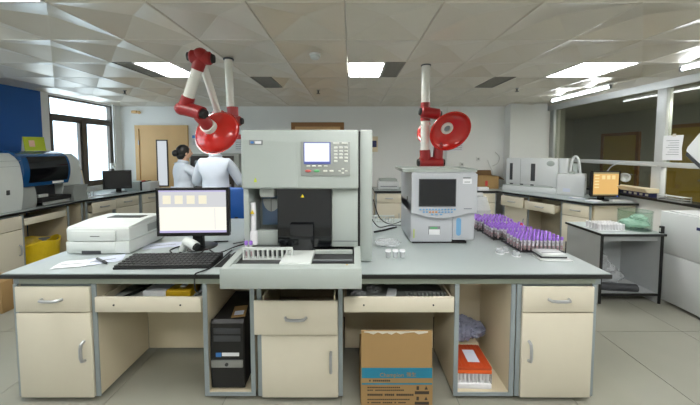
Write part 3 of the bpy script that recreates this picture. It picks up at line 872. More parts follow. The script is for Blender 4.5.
# barcode scanner
t = thing('barcode_scanner', 'white handheld barcode scanner standing below the monitor', 'scanner', (-1.2, 2.225, HB))
part('handle', MB().tube([(-.08, .02, .025), (-.06, .015, .06), (-.03, .005, .09)], .028, 12, 2), 'off_white', t, world=False)
part('head', MB().tube([(-.05, .01, .095), (.0, -.005, .085), (.05, -.03, .068)], .034, 14, 1), 'off_white', t, world=False)
part('scan_window', MB().cyl((.048, -.029, .068), (.062, -.036, .063), .03, .026, 14), 'black', t, world=False)
part('stand_loop', MB().tube([(-.1, .05, .006), (-.1, -.03, .006), (.02, -.05, .006), (.07, -.02, .006), (.06, .05, .006)], .006, 8, 2), 'black', t, world=False)
# cables round the monitor
def cable(label, pts, r=.005, m='cable', sm=3):
    return solo('cable', MB().tube(pts, r, 8, sm), m, label, 'cable', 'loose cables')
z = HB + .006
cable('black cable looping under the right half of the monitor', [(-1.1, 2.3, z), (-1.0, 2.2, z), (-.9, 2.35, z + .02), (-.82, 2.5, z), (-.95, 2.55, z), (-.9, 2.7, z)])
cable('black cable curling from the monitor towards central analyser', [(-.98, 2.45, z), (-.86, 2.42, z + .03), (-.8, 2.55, z), (-.78, 2.7, z), (-.85, 2.8, z)])
cable('black cable hanging over the front bench edge by the tower', [(-.93, 2.3, z), (-.923, 2.1, z + .002), (-.925, 1.95, z), (-.97, 1.88, z + .002), (-.985, 1.864, z), (-.985, 1.86, .8), (-.98, 1.864, .74), (-.95, 1.885, .735)], .0045)
cable('black scanner cable running behind the keyboard', [(-1.36, 2.24, z), (-1.42, 2.3, z), (-1.38, 2.4, z), (-1.2, 2.5, z), (-1.05, 2.52, z)])
cable('black cable lying left of the screen analyser', [(.17, 2.62, 1.05), (.24, 2.75, .93), (.3, 2.95, z), (.4, 3.05, z), (.6, 3.05, z)])
cable('thin black cable drooping between the two analysers', [(.2, 2.64, 1.2), (.25, 2.7, 1.02), (.36, 2.8, .93), (.48, 2.99, .9), (.56, 3.0, .95)])
cable('black plug lead beside the screen analyser base', [(.22, 2.8, z), (.32, 2.86, z), (.4, 2.9, z + .01), (.46, 2.98, z)], .008)

# central analyser
t = thing('blood_analyser', 'large light grey analyser with keypad display, dark cover and open sample tray', 'analyser', (-.34, 2.1, HB))
z0 = HB + .006
XA, XB = -.735, .06
tray = MB().box(XA, XB, 1.66, 1.69, z0, z0 + .118, .006)
tray.prism([(1.692, z0), (2.3, z0), (2.3, z0 + .13), (1.96, z0 + .13), (1.692, z0 + .112)], 'x', XA, XA + .04)
tray.prism([(1.692, z0), (2.3, z0), (2.3, z0 + .13), (1.96, z0 + .13), (1.692, z0 + .112)], 'x', XB - .04, XB)
part('tray', tray, 'device_grey', t)
bx('tray_floor', (XA + .04, XB - .04, 1.69, 2.28, z0 + .005, z0 + .094), 'steel_dark', t)
bx('tray_front_ledge', (XA + .04, XB - .04, 1.69, 1.75, z0 + .0945, z0 + .112), 'device_grey', t, .004)
bx('tray_platform', (-.42, -.235, 1.735, 1.95, z0 + .095, z0 + .122), 'off_white', t, .006)
bx('tray_slide', (-.235, XB - .05, 1.945, 1.96, z0 + .0945, z0 + .125), 'device_grey', t, .004)
bx('tray_slide', (-.235, XB - .05, 1.83, 1.836, z0 + .0945, z0 + .105), 'mid_grey', t)
bx('latch_spot', (-.03, -.018, 1.725, 1.735, z0 + .112, z0 + .114), 'gold', t)
# body behind the tray
bx('left_post', (-.706, -.672, 1.965, 2.5, z0 + .131, 1.386), 'device_grey', t, .006)
bx('back_wall', (-.67, .04, 2.2, 2.55, z0 + .0945, 1.384), 'panel_grey', t)
bx('right_panel', (-.128, .045, 1.985, 2.199, z0 + .131, 1.384), 'device_grey', t, .006)
bx('right_panel_lower', (-.2, -.13, 2.0, 2.19, z0 + .131, 1.06), 'device_grey', t, .006)
bx('panel_seam', (-.127, .044, 1.981, 1.984, 1.03, 1.036), 'mid_grey', t)
cv = part('dark_cover', MB().prism([(-.483, 1.385), (-.483, 1.03), (-.39, 1.0), (-.135, 1.0), (-.13, 1.04), (-.13, 1.385)], 'y', 1.965, 1.99), 'dark_glass', t)
bx('dark_cover_lower', (-.40, -.245, 1.935, 1.963, z0 + .123, 1.16), 'dark_glass', t, .006)
part('dark_chamber', MB().box(-.475, -.21, 1.992, 2.19, z0 + .12, 1.38), 'black_matt', t)
part('warning_sign', MB().prism([(-.33, 1.33), (-.306, 1.33), (-.318, 1.351)], 'y', 1.961, 1.9645), 'yellow', t)
# left bay
bx('bay_shelf', (-.67, -.49, 2.03, 2.19, z0 + .0945, 1.02), 'device_grey', t, .006)
bx('bay_step', (-.628, -.488, 2.0, 2.03, 1.0, 1.1), 'device_grey', t, .004)
bx('bay_panel', (-.64, -.5, 2.15, 2.17, 1.1, 1.33), 'blue_inset', t, .004)
tg = [(-.57 + .06 * math.cos(a), 1.29 + .09 * math.sin(a)) for a in [math.pi + math.pi * k / 16 for k in range(17)]]
part('bay_tongue', MB().prism(tg, 'y', 2.138, 2.149), 'off_white', t)
bx('bay_hood', (-.62, -.515, 2.02, 2.19, 1.32, 1.384), 'off_white', t, .015)
part('bay_needle', MB().cyl((-.57, 2.13, 1.2), (-.57, 2.13, 1.31), .003, n=8), 'steel', t)
part('aspirator', MB().cyl((-.65, 1.99, 1.01), (-.65, 1.99, 1.1), .028, .024, 14).cyl((-.65, 1.99, 1.1), (-.65, 1.99, 1.29), .018, .016, 14), 'tube_white', t)
part('warning_sign', MB().prism([(-.664, 1.22), (-.636, 1.22), (-.65, 1.245)], 'y', 1.965, 1.9705), 'yellow', t)
# upper housing
hs = part('upper_housing', MB().box(-.708, .048, 1.94, 2.62, 1.388, 1.77, .012, 3), 'device_grey', t)
part('front_relief', MB().prism([(-.69, 1.4), (-.345, 1.4), (-.35, 1.69), (-.46, 1.696), (-.69, 1.705)], 'y', 1.9345, 1.9405), 'device_grey', t)
cp = bx('control_panel', (-.322, -.004, 1.932, 1.941, 1.474, 1.694), 'panel_grey', t, .003)
def on_panel(name, mb, m):
    o = part(name, mb, m, cp); return o
on_panel('display_frame', MB().box(-.302, -.13, 1.928, 1.9318, 1.55, 1.69), 'lcd_blue')
on_panel('display', MB().box(-.296, -.138, 1.9245, 1.9278, 1.566, 1.684), 'lcd_white')
for r_ in range(5):
    for c_ in range(3):
        xk, zk = -.098 + c_ * .033, 1.655 - r_ * .0215
        if r_ < 4 or c_ != 1:
            on_panel('key', MB().box(xk - .011, xk + .011, 1.926, 1.9318, zk - .0065, zk + .0065, .002, 1), 'key_grey')
on_panel('key', MB().box(-.115, -.075, 1.926, 1.9318, 1.676, 1.688, .002, 1), 'key_grey'); on_panel('key', MB().box(-.06, -.02, 1.926, 1.9318, 1.676, 1.688, .002, 1), 'key_grey')
for k in range(4): on_panel('key', MB().box(-.285 + k * .037, -.262 + k * .037, 1.926, 1.9318, 1.533, 1.543, .002, 1), 'key_grey')
for k, m_ in enumerate(('red_key', 'green_key')): on_panel('start_key', MB().ball((-.275 + k * .056, 1.931, 1.506), .02, .006, .009, 8), m_)
for k in range(2): on_panel('key', MB().box(-.178 + k * .04, -.152 + k * .04, 1.926, 1.9318, 1.5, 1.512, .002, 1), 'key_grey')
for dx, dz in ((0, .013), (0, -.013), (-.022, 0), (.022, 0)): on_panel('arrow_key', MB().box(-.052 + dx - .008, -.052 + dx + .008, 1.926, 1.9318, 1.506 + dz - .005, 1.506 + dz + .005, .002, 1), 'key_grey')
lp = bx('logo_plate', (-.65, -.564, 1.93, 1.934, 1.672, 1.704), 'mid_grey', t)
part('logo_mark', MB().ball((-.63, 1.93, 1.688), .012, .002, .008, 6), 'sign_blue', lp)
bx('logo_text', (-.612, -.572, 1.9285, 1.9298, 1.68, 1.696), 'paper', lp)
part('warning_sign', MB().prism([(-.622, 1.445), (-.606, 1.445), (-.614, 1.462)], 'y', 1.931, 1.9342), 'lime', t)
bx('small_label', (-.622, -.606, 1.931, 1.9342, 1.433, 1.444), 'lime', t)
bx('side_gap', (.048, .06, 2.0, 2.6, z0 + .131, 1.765), 'black_matt', t)
bx('rear_housing', (.06, .147, 2.06, 2.68, z0, 1.778), 'device_grey', t, .012)
# sample rack in the tray
def slot_rack(label, loc, rotz, n=10):
    t = thing('sample_rack', label, 'rack', loc, rotz)
    L = n * .03 + .01
    bx('rail', (-L / 2, L / 2, -.015, .015, 0, .012), 'off_white', t, world=False)
    part('top_bar', MB().box(-L / 2, L / 2, -.015, -.004, .062, .078), 'off_white', t, world=False)
    for k in range(n + 1):
        bx('tooth', (-L / 2 + k * .03, -L / 2 + k * .03 + .01, -.015, .012, .012, .062), 'off_white', t, world=False)
    return t
slot_rack('white slotted sample rack standing in the central analyser tray', (-.52, 1.865, z0 + .0945), 0)

# test tubes
tube_proto = None
def test_tube(loc, label, group, cap='purple', h=.105):
    global tube_proto
    key = cap
    if not hasattr(test_tube, 'P'): test_tube.P = {}
    if key not in test_tube.P:
        r = .0085
        b = part('test_tube', MB().lathe([(.0005, .0), (r * .7, .002), (r, .008), (r, h - .028), (r * .85, h - .028)], (0, 0, 0), (0, 0, 1), 10), 'tube_white', None)
        b.location = (0, 0, 0)
        for v in b.data.vertices: pass
        bl = part('blood_sample', MB().lathe([(r + .0004, .006), (r + .0005, h * .36), (r * .9, h * .37)], (0, 0, 0), (0, 0, 1), 10), 'blood', None)
        bl.parent = b
        c = part('cap', MB().lathe([(.0005, h - .024), (.0105, h - .024), (.0108, h - .004), (.008, h), (.0005, h)], (0, 0, 0), (0, 0, 1), 10), cap, None)
        c.parent = b
        test_tube.P[key] = b; b.location = loc
        o = b
    else:
        o = dup(test_tube.P[key], None, loc)
    return tag(o, label, 'test tube', group)
for k in (0, 1):
    test_tube((-.69 + .001 + k * .03 + .02 + .0, 1.9, z0 + .0945), 'purple-capped test tube in the central analyser tray rack', 'tubes in the central analyser rack')

# wire racks full of tubes at the right end
def wire_rack(label, x0, x1, y0, y1, nx, ny, skip, lab, grp):
    t = thing('wire_rack', label, 'rack', ((x0 + x1) / 2, (y0 + y1) / 2, HB), 0, 'wire test tube racks')
    r = .0025
    bx('base_plate', (x0, x1, y0, y1, HB + .004, HB + .008), 'steel_dark', t)
    for x in (x0, x1):
        for y in (y0, y1): part('post', MB().cyl((x, y, HB), (x, y, HB + .09), .004, n=8), 'steel_dark', t)
    dx, dy = (x1 - x0) / nx, (y1 - y0) / ny
    for zz in (.04, .078):
        g = MB()
        for i in range(nx + 1): g.box(x0 + i * dx - .0015, x0 + i * dx + .0015, y0, y1, HB + zz - .0015, HB + zz + .0015)
        for j in range(ny + 1): g.box(x0, x1, y0 + j * dy - .0015, y0 + j * dy + .0015, HB + zz - .0015, HB + zz + .0015)
        part('wire_grid', g, 'steel', t)
    for i in range(nx):
        for j in range(ny):
            if (i, j) in skip or random.random() < .05: continue
            test_tube((x0 + (i + .5) * dx, y0 + (j + .5) * dy, HB + .0085 + random.uniform(0, .006)), lab, grp)
wire_rack('wire tube rack nearest the front, right end of the island', 1.29, 1.635, 2.25, 2.52, 11, 6, {(10, 5), (0, 5)}, 'purple-capped test tube in the front wire rack', 'tubes in the front rack')
wire_rack('wire tube rack between the front and the rearmost tube racks', 1.24, 1.59, 2.56, 2.78, 11, 5, {(9, 2), (10, 1), (10, 2)}, 'purple-capped test tube in the middle wire rack', 'tubes in the middle rack')
wire_rack('wire tube rack furthest back, beside the clear cover box', 1.22, 1.57, 2.83, 3.1, 11, 5, set(), 'purple-capped test tube in the rearmost wire rack', 'tubes in the rear rack')
test_tube((1.24 + 9.5 * .35 / 11, 2.56 + 2.5 * .044, HB + .02), 'red-capped test tube standing among the purple ones', None, 'red_cap')
t = thing('slide_tray', 'flat grey slide tray before the front tube rack', 'tray', (1.455, 2.15, HB), R(-3))
bx('lower_plate', (-.11, .11, -.07, .06, 0, .008), 'alu', t, .002, world=False)
bx('middle_plate', (-.09, .095, -.03, .075, .0085, .02), 'dark_grey', t, .002, world=False)
bx('upper_plate', (-.085, .085, -.035, .085, .0205, .04), 'alu', t, .003, world=False)
bx('slot', (-.07, .07, -.01, .0, .0402, .0412), 'mid_grey', t, world=False)
for i, (x, y, rr) in enumerate(((1.135, 2.25, .028), (1.19, 2.28, .024), (1.225, 2.19, .026))):
    t = thing('specimen_dish', ['round clear dish lying leftmost before the tube racks', 'round clear dish lying between the other two clear dishes', 'round clear dish lying nearest the slide tray'][i], 'dish', (x, y, HB))
    part('shell', MB().lathe([(rr, 0), (rr, .03), (rr * .9, .034), (.001, .034)], (x, y, HB), (0, 0, 1), 18), 'clear_plastic', t)
    part('rim', MB().lathe([(rr, .0), (rr + .004, .0), (rr + .004, .004), (rr, .004)], (x, y, HB), (0, 0, 1), 18), 'tube_white', t)
# clear sample cups and bag
for i, x in enumerate((.272, .325, .375)):
    t = thing('sample_cup', ['clear sample cup with white lid, leftmost of three', 'clear sample cup with white lid, middle of three', 'clear sample cup with white lid, nearest the screen analyser'][i], 'cup', (x, 2.16, HB), 0, 'small sample cups')
    part('cup', MB().lathe([(.001, 0), (.017, 0), (.02, .045), (.018, .045), (.015, .004), (.001, .004)], (x, 2.16, HB), (0, 0, 1), 16), 'clear_plastic', t)
    part('lid', MB().lathe([(.001, .056), (.021, .056), (.022, .05), (.022, .0455), (.001, .0455)], (x, 2.16, HB), (0, 0, 1), 16), 'tube_white', t)
solo('clear_bag', MB().ball((.3, 2.42, HB + .026), .1, .075, .026, 10, .12), 'clear_plastic', 'crumpled clear plastic bag left of the screen analyser', 'bag')
slot_rack('white slotted rack at the back edge between the two analysers', (.33, 3.2, HB), 0, 9)

# screen analyser
t = thing('blood_analyser', 'compact grey analyser with a dark screen and blue buttons', 'analyser', (.765, 2.7, HB))
x0, x1, yf, yb = .497, 1.032, 2.47, 2.93
bx('foot_plate', (x0 + .02, x1 - .06, yf + .012, yb - .02, HB, HB + .015), 'black_matt', t)
bx('body', (x0, x1 - .185, yf, yb, HB + .0155, 1.2, ), 'device_lilac', t, .008)
bx('side_body', (x1 - .183, x1, yf, yb, HB + .03, 1.2), 'device_lilac', t, .008)
pr_ = [(x0, 1.445), (x1, 1.445), (x1, 1.13)]
for k in range(13):
    u = k / 12; xx = x1 - (x1 - x0) * u
    pr_.append((xx, 1.125 - .045 * math.sin(math.pi * min(1, max(0, (u - .1) / .9))) ** 1.2))
up = part('upper_housing', MB().prism(pr_, 'y', yf - .035, yb), 'device_lilac', t)
bx('top_cap', (x0 + .006, x1 - .006, yf - .025, yb - .006, 1.445, 1.456), 'device_lilac', t, .004)
yp = yf - .036
sb = bx('screen_frame', (.554, .858, yp - .006, yp, 1.178, 1.405), 'dark_grey', t)
bx('screen', (.562, .85, yp - .0075, yp - .006, 1.186, 1.398), 'screen_off', sb)
def btn(x, zz, m_, w_=.011, h_=.008): part('button', MB().box(x - w_, x + w_, yp - .006, yp, zz - h_, zz + h_, .003, 1), m_, t)
for k in range(12): btn(.57 + k * .0255, 1.153, 'blue_key', .009, .0065)
for k in range(10): btn(.597 + k * .0255, 1.132, 'orange_key' if 2 <= k <= 4 else 'blue_key', .009, .0065)
for k in range(3): btn(.665 + k * .037, 1.112, 'blue_key', .011, .006)
lb = bx('label', (.912, .985, yp - .002, yp, 1.365, 1.405), 'paper', t)
text('lettering', 'BLOOD', .016, (.948, yp - .003, 1.415), FACE_CAM, 'label_text', t) if False else bx('lettering', (.915, .975, yp - .002, yp, 1.409, 1.418), 'label_text', t)
bx('lettering', (.925, .972, yp - .0028, yp - .002, 1.376, 1.382), 'label_text', lb)
bx('lettering', (.925, .99, yp - .002, yp, 1.156, 1.162), 'label_text', t)
hp = [(.898 + .02 * math.cos(a), 1.055 + .02 * math.sin(a)) for a in [math.pi * k / 10 for k in range(11)]] + [(.898 + .02 * math.cos(a), .945 + .02 * math.sin(a)) for a in [math.pi + math.pi * k / 10 for k in range(11)]]
part('probe_recess', MB().prism(hp, 'y', yf - .004, yf), 'blue_key', t)
po = bx('print_outlet', (.645, .745, yf - .006, yf, .935, 1.005), 'mid_grey', t, .003)
bx('print_slip', (.65, .74, yf - .012, yf - .0062, .935, .98), 'paper', po, .002)
bx('status_label', (.66, .72, yf - .0075, yf - .0062, .985, .998), 'green_key', po)
bx('level_strip', (.522, .53, yf - .002, yf, .905, .98), 'lime', t)
bx('side_port', (x0 - .003, x0, 2.6, 2.63, 1.2, 1.235), 'black', t)
t = thing('cover_tray', 'flat pale grey tray lying on top of the screen analyser', 'tray', (.735, 2.67, 1.4565))
bx('plate', (-.31, .31, -.2, .2, 0, .012), 'device_grey', t, .005, world=False)
part('rim', MB().box(-.31, .31, -.2, -.19, .0125, .026).box(-.31, .31, .19, .2, .0125, .026).box(-.31, -.3, -.19, .19, .0125, .026).box(.3, .31, -.19, .19, .0125, .026), 'device_grey', t, world=False)
# white device with a clear cover behind
t = thing('cover_box', 'pale box with clear hood behind the tube racks', 'device', (1.3, 3.2, HB))
bx('base', (1.06, 1.5, 3.13, 3.34, HB, HB + .06), 'device_white', t, .006)
bx('strip', (1.13, 1.4, 3.125, 3.129, HB + .03, HB + .036), 'blue_inset', t)
part('hood', MB().prism([(3.14, HB + .061), (3.33, HB + .061), (3.33, HB + .27), (3.24, HB + .27), (3.14, HB + .14)], 'x', 1.07, 1.49), 'clear_plastic', t)
bx('back_plate', (1.06, 1.5, 3.341, 3.36, HB, HB + .3), 'device_white', t, .004)

# ------------------------------------------------------------------ extraction arms
def joint(mb_parent, c, axis, r, L, caps=True):
    c = Vector(c); a = Vector(axis).normalized()
    part('joint', MB().lathe([(.001, -L / 2), (r * .8, -L / 2), (r, -L / 2 + .012), (r, L / 2 - .012), (r * .8, L / 2), (.001, L / 2)], c, a, 20), 'red_joint', mb_parent)
    if caps:
        for s in (-1, 1):
            p = c + a * (s * (L / 2 + .0005))
            part('joint_knob', MB().cyl(p, p + a * s * .02, r * .72, r * .6, 14), 'black_matt', mb_parent)
def hood(parent, apex, axis, R_, depth, rc):
    prof = [(rc, 0), (rc + .012, .008)]
    for k in range(1, 9):
        u = k / 8
        prof.append((rc + (R_ - rc) * math.sin(u * math.pi / 2) ** .9, .01 + (depth - .01) * (1 - math.cos(u * math.pi / 2)) ** .75))
    prof += [(R_ + .008, depth), (R_ + .008, depth + .008), (R_ - .002, depth + .006)]
    inner = [(max(r - .006, rc * .9), h + .006) for r, h in prof[:-3]][::-1]
    h = part('hood', MB().lathe(prof + inner, apex, axis, 40), 'red_paint', parent)
    return h
# left arm (folded, hood seen from outside)
t = thing('extraction_arm', 'red and white folded extraction arm hanging left, round hood before the people', 'extraction arm', (-1.25, 3.09, HC))
px_, py_ = -1.25, 3.09
part('ceiling_collar', MB().cyl((px_, py_, HC), (px_, py_, HC - .012), .052, n=20), 'dark_grey', t)
part('drop_pole', MB().cyl((px_, py_, HC - .0125), (px_ + .01, py_, 2.08), .038, n=20), 'arm_white', t)
part('pole_sleeve', MB().cyl((px_ + .03, py_, 2.08), (px_ + .04, py_, 1.9), .055, .052, n=18), 'red_joint', t)
joint(t, (px_ + .06, py_ - .08, 1.93), (1, 0, 0), .05, .17)
J1 = Vector((-1.255, 2.85, 1.97)); E1 = Vector((-1.18, 2.4, 2.365)); J3 = Vector((-1.345, 2.45, 1.985))
joint(t, J1, (1, .1, 0), .045, .1)
d_ = (E1 - J1).normalized()
part('arm_tube', MB().cyl(J1 + d_ * .035, E1 - d_ * .03, .031, n=18), 'arm_white', t)
joint(t, E1, (1, .15, -.05), .052, .16)
part('joint_body', MB().ball(E1 + Vector((0, 0, .015)), .06, .06, .06, 10), 'red_joint', t)
d_ = (J3 - E1).normalized()
part('joint_sleeve', MB().cyl(E1, E1 + d_ * .1, .05, .046, 16), 'red_joint', t)
part('arm_tube', MB().cyl(E1 + d_ * .1, J3 - d_ * .06, .04, n=18), 'arm_white', t)
part('joint_sleeve', MB().cyl(J3 - d_ * .09, J3, .05, .054, 16), 'red_joint', t)
J4 = Vector((-1.19, 2.42, 1.93))
part('joint_body', MB().ball(J3 + Vector((-.02, 0, -.01)), .06, .06, .055, 10), 'red_joint', t)
part('joint', MB().tube([J3 + Vector((-.03, 0, -.005)), J3 + Vector((.06, -.01, -.025)), J4], .056, 16, 1), 'red_joint', t)
part('joint_knob', MB().cyl(J4 + Vector((.0, 0, .0)), J4 + Vector((.03, -.005, -.008)), .042, .036, 14), 'black_matt', t)
AP = Vector((-1.185, 2.53, 1.83)); AX = Vector((.13, .9, -.36)).normalized()
part('neck', MB().tube([J4 + Vector((-.04, .03, -.01)), J4 + Vector((.0, .04, -.06)), AP - AX * .035], .05, 16, 1), 'red_joint', t)
hd = hood(t, AP, AX, .195, .10, .05)
part('collar', MB().lathe([(.04, -.045), (.06, -.045), (.06, .004), (.04, .004)], AP, AX, 24), 'arm_white', hd)
part('duct_elbow', MB().tube([AP + AX * .03, AP + AX * .14 + Vector((0, 0, .03)), J1], .035, 14, 2), 'red_joint', t)

# right arm (hood seen from its open side)
t = thing('extraction_arm', 'red and white extraction arm above the screen analyser, open hood facing out', 'extraction arm', (.822, 3.31, HC))
px_, py_ = .822, 3.31
part('ceiling_collar', MB().cyl((px_, py_, HC), (px_, py_, HC - .012), .055, n=20), 'dark_grey', t)
part('drop_pole', MB().cyl((px_, py_, HC - .0125), (px_, py_, 2.16), .046, n=20), 'arm_white', t)
part('pole_sleeve', MB().cyl((px_, py_, 2.16), (px_, py_, 1.96), .052, .054, n=18), 'red_joint', t)
joint(t, (.86, py_ - .06, 2.04), (1, 0, -.15), .06, .2)
part('arm_tube', MB().cyl((.822, py_, 1.959), (.822, py_, 1.64), .046, n=18), 'arm_white', t)
part('pole_sleeve', MB().cyl((.822, py_, 1.64), (.83, py_, 1.53), .056, .06, n=18), 'red_joint', t)
joint(t, (.89, py_, 1.5), (1, 0, 0), .065, .26)
part('pole_sleeve', MB().cyl((.965, py_, 1.54), (.975, py_, 1.68), .055, .05, n=18), 'red_joint', t)
AX = Vector((.16, -.86, -.5)).normalized(); AP = Vector((1.035, 3.25, 1.885))
part('neck', MB().tube([(.975, py_, 1.68), (1.0, py_ + .06, 1.82), AP - AX * .06, AP - AX * .01], .048, 16, 2), 'red_joint', t)
hd = hood(t, AP, AX, .22, .10, .05)
part('collar', MB().lathe([(.038, .0), (.038, .035), (.064, .035), (.068, .02), (.068, .012)], AP, AX, 24), 'arm_white', hd)
part('throat', MB().lathe([(.038, .014), (.001, .012)], AP, AX, 20), 'mid_grey', hd)
part('support_bracket', MB().tube([(.8, py_ + .02, 1.74), (.77, py_ + .08, 1.78), (.79, py_ + .12, 1.9), (.9, py_ + .1, 1.95)], .024, 10, 2), 'red_paint', t)

# ------------------------------------------------------------------ ceiling fittings
for i, (x, y) in enumerate(((-3.55, 4.68), (-.51, 4.65), (2.5, 4.5))):
    t = thing('sprinkler', ['ceiling sprinkler between the left light and the window', 'ceiling sprinkler above the wooden door behind central analyser', 'ceiling sprinkler right of the right ceiling vent'][i], 'sprinkler', (x, y, HC), 0, 'ceiling sprinklers')
    part('escutcheon', MB().cyl((x, y, HC + .004), (x, y, HC - .008), .03, .022, 14), 'steel', t)
    part('nozzle', MB().cyl((x, y, HC - .008), (x, y, HC - .05), .012, .01, 10), 'steel_dark', t)
    part('deflector', MB().cyl((x, y, HC - .05), (x, y, HC - .055), .028, n=12), 'steel_dark', t)
t = thing('smoke_detector', 'round white smoke detector on the ceiling near centre', 'smoke detector', (-.35, 2.96, HC))
part('base', MB().lathe([(.001, .006), (.055, .006), (.055, -.012), (.001, -.012)], (-.35, 2.96, HC), (0, 0, 1), 24), 'white_trim', t)
part('head', MB().lathe([(.048, -.0125), (.045, -.035), (.03, -.045), (.001, -.045)], (-.35, 2.96, HC), (0, 0, 1), 24), 'off_white', t)
for i, (y0, y1) in enumerate(((4.15, 5.33), (2.05, 3.29))):
    t = thing('tube_light', ['bare fluorescent tube light along the top of the glass partition', 'bare fluorescent tube light at the right picture edge'][i], 'tube light', (3.6, (y0 + y1) / 2, 2.47), 0, 'fluorescent tubes over the partition')
    bx('batten', (3.585, 3.635, y0 - .01, y1 + .01, 2.545, HC + .002), 'white_trim', t, .004)
    part('tube', MB().cyl((3.6, y0 + .012, 2.515), (3.6, y1 - .012, 2.515), .014, n=14), 'tube_emit', t)
    for y in (y0 - .01, y1 - .012): bx('end_holder', (3.585, 3.615, y, y + .022, 2.495, 2.545), 'mid_grey', t)

# ------------------------------------------------------------------ left bench things
t = thing('chemistry_analyser', 'white analyser with blue curved cover on the left window bench', 'analyser', (-4.45, 3.9, HB))
def prof_y(xf, zt, bulge):
    pts = [(-4.9, HB + .004), (xf - .03, HB + .004)]
    for k in range(13):
        u = k / 12; a = -.35 + u * 1.92
        pts.append((xf - .06 + bulge * math.cos(a) - .0, HB + .2 + (zt - HB - .2) * (.5 + .5 * math.sin(a * 1.0)) if False else HB + .12 + (zt - HB - .12) * u ** .9))
    pts.append((-4.9, zt))
    return pts
def bulged(xf, z0_, zt, b, n=14, xback=-4.9, round_top=.1):
    pts = [(xback, z0_)]
    for k in range(n + 1):
        u = k / n
        x = xf + b * math.sin(math.pi * (u * .9 + .1)) - b * .3
        if u > .8: x -= round_top * ((u - .8) / .2) ** 2
        pts.append((x, z0_ + (zt - z0_) * u))
    pts.append((xback, zt))
    return pts
part('left_housing', MB().prism(bulged(-4.3, HB + .004, 1.6, .06), 'y', 3.1, 3.825), 'off_white', t)
part('right_housing', MB().prism(bulged(-4.4, HB + .1, 1.585, .05), 'y', 4.46, 4.75), 'off_white', t)
bx('core', (-4.88, -4.5, 3.826, 4.7, HB + .004, 1.4), 'dark_grey', t, .01)
part('blue_cover', MB().prism(bulged(-4.29, 1.15, 1.625, .07, round_top=.14), 'y', 3.83, 4.455), 'machine_blue', t)
def cover_x(z_):
    u = (z_ - 1.15) / .475; x = -4.29 + .07 * math.sin(math.pi * (u * .9 + .1)) - .021
    return x - (.14 * ((u - .8) / .2) ** 2 if u > .8 else 0)
zz_ = [1.2 + .35 * k / 10 for k in range(11)]
gp = [(cover_x(q) - .012, q) for q in zz_][::-1] + [(cover_x(q) + .004, q) for q in zz_]
part('viewing_window', MB().prism(gp, 'y', 3.9, 4.42), 'dark_glass', t)
bx('name_strip', (-4.262, -4.252, 4.2, 4.35, 1.165, 1.195), 'paper', t)
part('pillar', MB().prism(bulged(-4.32, HB + .004, 1.149, .03, round_top=0), 'y', 3.83, 4.02), 'panel_grey', t)
bx('sample_deck', (-4.6, -4.25, 4.03, 4.46, HB + .06, HB + .12), 'black_matt', t, .01)
bx('deck_front', (-4.25, -4.24, 4.04, 4.42, HB + .02, HB + .06), 'panel_grey', t)
bx('vial_block', (-4.4, -4.33, 4.08, 4.2, HB + .121, HB + .16), 'off_white', t, .004)
part('end_cover', MB().prism([(-4.45, HB + .004), (-4.22, HB + .004), (-4.235, HB + .13), (-4.215, HB + .24), (-4.45, HB + .24)], 'y', 4.47, 4.7), 'panel_grey', t)
for k, z_ in enumerate((1.5, 1.43)): bx('seam', (-4.262, -4.258, 3.12, 3.815, z_, z_ + .003), 'mid_grey', t)
part('lock', MB().cyl((-4.262, 3.5, 1.3), (-4.25, 3.5, 1.3), .012, n=10), 'dark_grey', t)
bx('switch', (-4.262, -4.25, 3.64, 3.67, 1.08, 1.14), 'dark_grey', t)
t = thing('desk_calendar', 'green desk calendar standing on the blue and white analyser', 'calendar', (-4.5, 4.2, 1.6255), R(70))
part('front_leaf', MB().prism([(-.05, 0), (-.043, 0), (.0, .2), (-.006, .2)], 'x', -.11, .11), 'calendar_green', t, world=False)
part('back_leaf', MB().prism([(.05, 0), (.043, 0), (.0, .2), (.006, .2)], 'x', -.11, .11), 'paper', t, world=False)
part('picture', MB().prism([(-.0405, .06), (-.0385, .06), (-.019, .15), (-.021, .15)], 'x', -.06, -.0), 'calendar_pink', t, world=False)
bx('base_strip', (-.11, .11, -.052, .052, 0, .003), 'paper', t, world=False)
# monitor, papers and box on the left bench
tm, s = monitor('black switched-off monitor on the left bench before the window', (-4.3, 5.4, HB), R(30), .42, .34, .07, 'screen_off')
t = thing('bench_instrument', 'low grey and white instrument with red mark near the wooden door', 'device', (-4.1, 5.76, HB))
bx('left_case', (-4.36, -4.06, 5.62, 5.9, HB, HB + .17), 'device_grey', t, .012); bx('middle_band', (-4.06, -4.02, 5.63, 5.89, HB, HB + .175), 'black_matt', t, .006)
bx('right_case', (-4.02, -3.86, 5.62, 5.9, HB, HB + .165), 'device_white', t, .012)
bx('red_mark', (-4.055, -4.025, 5.66, 5.74, HB + .1755, HB + .195), 'sign_red', t, .003)
def lsheet(label, x, y, w, d, rz, z=HB):
    t = thing('paper_stack', label, 'paper', (x, y, z), R(rz), 'papers on the window bench')
    for k in range(3):
        o = bx('sheet', (-w / 2 + random.uniform(-.01, .01), w / 2, -d / 2, d / 2 + random.uniform(-.01, .01), k * .004, k * .004 + .003), 'paper' if k % 2 == 0 else 'paper_blue', t, world=False)
lsheet('loose white papers beside the blue and white analyser', -4.42, 4.84, .24, .26, 12)
lsheet('loose white papers in front of the window monitor', -4.33, 5.12, .22, .22, -20)
